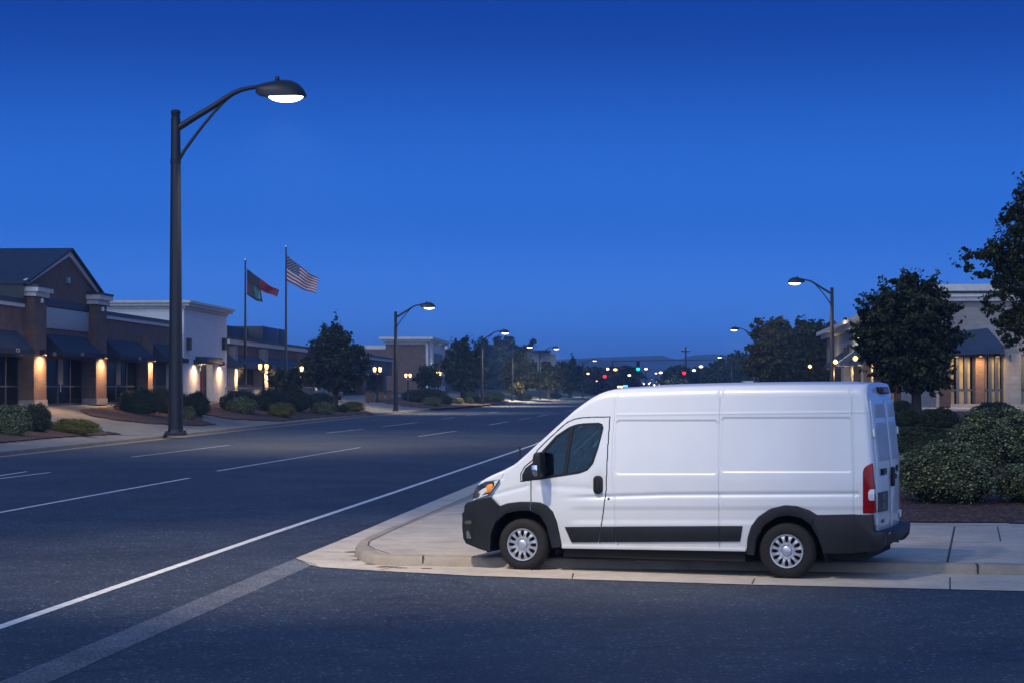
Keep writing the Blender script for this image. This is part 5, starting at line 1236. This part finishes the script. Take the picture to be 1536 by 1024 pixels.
# railing, bins, parked cars on the plaza
p0, p1_ = hl(338, 602), hl(492, 598)
t = thing('railing', 'low pale railing in front of the brick parade', 'railing', (p0[0], p0[1], p0[2])); m = MB()
dx, dy = p1_[0]-p0[0], p1_[1]-p0[1]; L_ = math.hypot(dx, dy); t.rotation_euler = (0, 0, math.atan2(dy, dx))
m.box(0, L_, -.04, .04, .98, 1.08).box(0, L_, -.03, .03, .12, .18); m.build('rail', M['railing'], t)
bal = MB().box(-.04, .04, -.025, .025, 0, .98).build('baluster', M['railing'], t)
for i in range(1, 61): c = bal.copy(); COL.objects.link(c); c.parent = t; c.location = (L_*i/60, 0, 0)
for i, (px, h_) in enumerate(((552, 22), (559, 20), (572, 19), (583, 18))):
    p = hl(px, 603-i*.8); k = p[1]/F; o = thing('slatted_bin', ['tallest', 'second', 'third', 'farthest'][i]+' wooden slatted bin on the plaza right of the spreading tree', 'litter bin', p, 0, 'slatted bins on the plaza')
    w = 8*k; hh = h_*k*.75; m = MB()
    for q in range(6): m.box(-w/2+w*q/6+.02, -w/2+w*(q+1)/6-.02, -w/2, w/2, .1, hh)
    m.build('slats', M['wood'], o); MB().box(-w/2-.05, w/2+.05, -w/2-.05, w/2+.05, hh, hh+.12).build('lid', M['metal'], o); MB().box(-w/2+.1, w/2-.1, -w/2+.1, w/2-.1, 0, .1).build('base', M['metal'], o)
def car(label, loc, rz, lights=None, group=None, col='carbody'):
    t = thing('car', label, 'car', loc, rz, group)
    MB().prism([(-2.2, -.85, .35), (2.2, -.85, .35), (2.25, -.85, .75), (1.2, -.85, .92), (.6, -.85, 1.42), (-1.0, -.85, 1.45), (-1.8, -.85, .95), (-2.2, -.85, .9)], (0, 1.7, 0)).build('body', M[col], t, bevel=.08)
    for y in (-.87, .87): MB().prism([(1.0, y, .95), (.55, y, 1.36), (-.95, y, 1.38), (-1.55, y, .97)], (0, -.02*(1 if y < 0 else -1)*-1, 0)).build('window', M['pane'], t)
    for x in (-1.35, 1.4):
        for y in (-.8, .62): MB().lathe([(.001, 0), (.32, 0), (.32, .18), (.001, .18)], (x, y, .32), 'y', 14).build('wheel', M['rubber'], t)
    for y in (-.6, .6):
        MB().lathe([(.001, 2.27), (.17, 2.25), (.2, 2.15)], (0, 0, 0), seg=10)
        q = MB(); q.lathe([(.001, .04), (.15, .02), (.19, -.08)], seg=10); q.v = [(2.24+z, y+x, .68+w_) for x, w_, z in q.v]; q.build('headlight', M['headl'] if lights else M['clear'], t)
    return t
GC = 'far traffic with headlights on'
structure(MB().add([(21, 380, .004), (31, 380, .004), (41, 560, 4.5), (35, 560, 4.5)], [(0, 1, 2, 3)]).build('road', M['asphalt']))   # the road climbs beyond the junction
for i, (px, py, Y, lab) in enumerate(((962, 570, 430, 'leftmost far car of the oncoming traffic above the van roof'), (969, 572, 410, 'second far car of the oncoming traffic'), (978, 570, 450, 'far car in the middle of the oncoming traffic'), (985, 574, 400, 'nearest far car at the right of the oncoming traffic'))):
    Y = 380+(H-(py+2-HY)*.17-.7)/.025*.9; X, _, z = qp(px, py, Y); o = car(lab, (X, Y, max(0., (Y-380)*.025)), R(-92), True, GC)
for px, py, lab in ((420, 602, 'dark car parked by the lantern behind the railing'), (487, 600, 'dark car parked behind the spreading tree')):
    p = hl(px, py); car(lab, (p[0], p[1]+4, p[2]), R(80), None, 'parked cars by the parade')
# box truck beyond the van roof
X, Y, z = qp(1125, 578, 330); t = thing('box_truck', 'white box truck parked under the trees beyond the van roof', 'truck', (X, Y, z-2.3), R(0))
MB().box(-.9, .9, -1, 4, .8, 3.1).build('cargo_box', M['trim'], t, bevel=.04); MB().box(1.0, 1.9, 0, 3, .6, 2.4).build('cab', M['carbody'], t, bevel=.1)
MB().box(-.8, 1.8, -.8, 3.8, .45, .78).build('chassis', M['metal'], t)
for y in (-.6, 3): MB().lathe([(.001, 0), (.45, 0), (.45, .3), (.001, .3)], (-.5, y, .45), 'y', 14).build('wheel', M['rubber'], t)
# ------------------------------------------------------------------ traffic signals, far lamps, utility pole
Yg = 380.; kg = Yg/F
def sig(name, label, px, py, mast, mat, group='traffic signals at the far junction'):
    X, _, z = qp(px, py, Yg); t = thing(name, label, 'traffic light', (X, Yg, .14), 0, group); zz = z-.14
    m = MB()
    if mast:
        m.tube([(mast[0]*kg, 0, 0), (mast[0]*kg, 0, zz+1.8)], [.12, .09], 8); m.tube([(mast[0]*kg, 0, zz+1.5), (mast[1]*kg, 0, zz+1.75)], [.075, .05], 8)
    else: m.tube([(0, .2, 0), (0, .2, zz+1.4)], [.12, .1], 8)
    m.build('mast', M['metal'], t, smooth=True)
    h_ = MB().box(-.35, .35, -.25, .2, zz-.75, zz+1.6).build('signal_head', M['metal'], t, bevel=.05)
    for q, dz in enumerate((1.15, .5, 0.) if mat == 'green' else (0., .55, 1.1)):
        MB().lathe([(.36 if dz == 0 else .26, 0), (.3, -.10), (.001, -.14)], (0, -.25, zz+(dz if mat == 'green' else dz*.9)), 'y', 14).build('signal_lens', M[mat] if dz == 0 else M['dark'], h_)
    return t
sig('traffic_light', 'green traffic light hanging from the long mast arm', 957, 553, (-38, 118), 'green')
sig('traffic_light', 'red traffic light left of the green one', 907, 564, None, 'redsig'); sig('traffic_light', 'red traffic light right of the green one, under the utility pole', 1026, 559, None, 'redsig')
GF = 'far glowing lamps near the horizon'
fl = None
for px, py, Y, r, mt_, lab in ((911, 553, 400, 3.0, 'lamp_far', 'pale far lamp left of the green signal'), (923, 554, 410, 3.2, 'lantern', 'orange far lamp left of the green signal'), (944, 562.5, 430, 2.6, 'lamp_far', 'far lamp below the green signal'),
        (969, 553, 420, 2.6, 'lamp_far', 'far lamp immediately right of the green signal'), (991, 558.5, 430, 2.8, 'lamp_far', 'far lamp midway between the green and the right red signal'), (984, 559.5, 470, 1.8, 'lamp_far', 'faint far lamp beside the midway lamp'),
        (1041, 555, 420, 2.8, 'lamp_far', 'far lamp just right of the utility pole'), (1051.5, 549.5, 400, 3.2, 'lamp_far', 'bright far lamp right of the utility pole, higher one'), (882, 560, 420, 2.4, 'lantern', 'small orange lamp behind the bend lamp'),
        (978, 569.5, 500, 1.8, 'lantern', 'orange lamp above the oncoming cars'), (983, 572, 480, 2., 'lantern', 'lower orange lamp above the oncoming cars'), (930, 558, 480, 1.7, 'lamp_far', 'faint bluish lamp under the orange one'),
        (1008, 564, 460, 1.2, 'lantern', 'tiny warm lamp above the pale green tree'), (1062, 562, 440, 1.4, 'lantern', 'tiny warm lamp low between the right far lamps'), (895, 571, 420, 1.3, 'lantern', 'tiny warm lamp low left of the red signal'), (951, 570, 450, 1.2, 'lamp_far', 'tiny pale lamp below the green signal, near the van roof'), (1187, 566, 260, 1.2, 'lantern', 'tiny warm lamp under the left bushy tree'), (1222, 569, 240, 1.2, 'lantern', 'tiny warm lamp under the right bushy tree'), (706, 577, 330, 1.4, 'lantern', 'tiny warm lamp beneath the medium dark tree')):
    X, _, z = qp(px, py, Y); k = Y/F; t = thing('far_lamp', lab, 'street lamp', (X, Y, .14), 0, GF)
    MB().tube([(0, .3, 0), (0, .3, z-.1)], .09, 6).build('pole', M['metal'], t)
    MB().lathe([(.02, -r*k*.6), (r*k*.8, -r*k*.35), (r*k, 0), (r*k*.7, r*k*.45), (.02, r*k*.6)], (0, 0, z-.14), seg=12).build('globe', M[mt_], t, smooth=True)
for px, mt_, lab, w in ((938, 'bluesign', 'small blue lit sign just above the van roof', 7), (930, 'yellowsign', 'small yellow lit sign just above the van roof', 8)):
    X, _, z = qp(px, 578.5 if mt_ == 'bluesign' else 579.6, 350); t = thing('lit_sign', lab, 'sign', (X, 350, .0)); k = 350/F
    MB().box(-w/2*k, w/2*k, -.1, .1, z-1.5*k, z+1.5*k).build('sign_face', M[mt_], t); MB().tube([(0, .2, 0), (0, .2, z)], .08, 6).build('post', M['metal'], t)
X, Y, z = qp(1028.5, 520, 520); t = thing('utility_pole', 'tall utility pole with crossarm against the hills', 'utility pole', (X, Y, 0))
MB().tube([(0, 0, 0), (0, 0, z)], [.28, .2], 8).build('pole', M['bark'], t); MB().box(-7*520/F, 6*520/F, -.15, .15, z-1.3, z-.95).build('crossarm', M['bark'], t)
m = MB()
for x in (-1.0, -.4, .4, .9): m.lathe([(.1, z-.95), (.12, z-.7), (.02, z-.6)], (x, 0, 0), seg=6)
m.build('insulator', M['trim'], t)
# ------------------------------------------------------------------ lamp added at the camera's corner (out of the picture) and the lit street lamps
near = placed_lamp(lamp1, (-6.3, 8.5, .0), 1.35, True, 'added black street lamp at the near corner, outside the view')
near.rotation_euler = (0, 0, math.atan2(7.3, -.6)); near['label'] = 'added black street lamp standing at the near corner, outside the view'
POW = [8000, 6000, 14000, 17000, 12000, 4000, 8000, 8000, 3000]
for (t, k), p in zip(lamps, POW): lampspot(t, k, p, 130)
# ------------------------------------------------------------------ sky, afterglow, air
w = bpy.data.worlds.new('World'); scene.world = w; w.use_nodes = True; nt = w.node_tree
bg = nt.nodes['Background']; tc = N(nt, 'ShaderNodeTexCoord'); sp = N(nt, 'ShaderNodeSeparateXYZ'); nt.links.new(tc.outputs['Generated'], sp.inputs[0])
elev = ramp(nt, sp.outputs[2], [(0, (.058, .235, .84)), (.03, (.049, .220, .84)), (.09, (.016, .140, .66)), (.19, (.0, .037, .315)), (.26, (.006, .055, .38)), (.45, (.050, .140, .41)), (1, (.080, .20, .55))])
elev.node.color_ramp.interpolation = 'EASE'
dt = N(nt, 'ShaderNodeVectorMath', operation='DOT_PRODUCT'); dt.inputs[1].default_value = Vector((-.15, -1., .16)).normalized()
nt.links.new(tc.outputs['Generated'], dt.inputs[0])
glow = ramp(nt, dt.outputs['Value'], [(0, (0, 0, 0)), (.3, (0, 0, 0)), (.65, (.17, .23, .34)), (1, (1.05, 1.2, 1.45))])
sky = N(nt, 'ShaderNodeTexSky', sky_type='NISHITA'); sky.sun_disc = False
SUN_EL, SUN_AZ = R(40), R(222)
sky.sun_elevation = SUN_EL; sky.sun_rotation = SUN_AZ; sky.ozone_density = 4
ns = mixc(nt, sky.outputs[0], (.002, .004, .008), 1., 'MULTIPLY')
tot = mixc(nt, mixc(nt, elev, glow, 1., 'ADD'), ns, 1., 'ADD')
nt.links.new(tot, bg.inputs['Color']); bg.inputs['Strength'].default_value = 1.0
d = Vector((.62, .56, -.70))                      # low warm light from behind the viewer's left shoulder
sun = lightobj('SUN', 'sun', None, (-60, -60, 80), .5, (1, .93, .86)); sun.data.angle = R(2.5); sun.rotation_euler = d.to_track_quat('-Z', 'Y').to_euler()
# added unseen lamp: its spot throws a warm pool on the kerb corner and the nose of the van
ha = math.atan2(7.3, -.6); hp = Vector((-6.3+LC[0]*1.35*math.cos(ha), 8.5+LC[0]*1.35*math.sin(ha), LC[2]*1.35-.6))
lightobj('SPOT', 'added_corner_light', None, hp, 26500, (1, .85, .66), .35, 40, 1., Vector((-1.9, 28.2, .1))-hp)
HAZE = True
if HAZE:
    hz = MB().box(-2400, 2400, -150, 3350, -1.4, 58).build('haze', None or M['land']); tag(hz, 'thin blue evening haze in the air', None, kind='stuff')
    hm = bpy.data.materials.new('haze'); hm.use_nodes = True; n2 = hm.node_tree; n2.nodes.remove(n2.nodes['Principled BSDF'])
    pv = N(n2, 'ShaderNodeVolumePrincipled'); pv.inputs['Color'].default_value = (.36, .62, 1, 1); pv.inputs['Density'].default_value = .0004; pv.inputs['Anisotropy'].default_value = .2
    n2.links.new(pv.outputs[0], n2.nodes['Material Output'].inputs['Volume']); hz.data.materials[0] = hm
cam = bpy.data.cameras.new('camera'); co = link(bpy.data.objects.new('camera', cam)); co.location = (0, 0, H); co.rotation_euler = (R(90), 0, 0)
cam.sensor_width = 36; cam.lens = F/1536*36; cam.shift_x = 0; cam.shift_y = (HY-512)/1536; cam.clip_start = .5; cam.clip_end = 6000
scene.camera = co
vs = scene.view_settings; vs.view_transform = 'Standard'; vs.look = 'None'; vs.exposure = 0; vs.gamma = 1
cy = scene.cycles; cy.max_bounces = 6; cy.diffuse_bounces = 2; cy.glossy_bounces = 3; cy.transmission_bounces = 4; cy.transparent_max_bounces = 8; cy.volume_bounces = 0
cy.use_adaptive_sampling = True; cy.adaptive_threshold = .012; cy.time_limit = 900; cy.use_denoising = True; cy.sample_clamp_indirect = 4; cy.sample_clamp_direct = 0
cy.caustics_reflective = False; cy.caustics_refractive = False; cy.volume_step_rate = 4
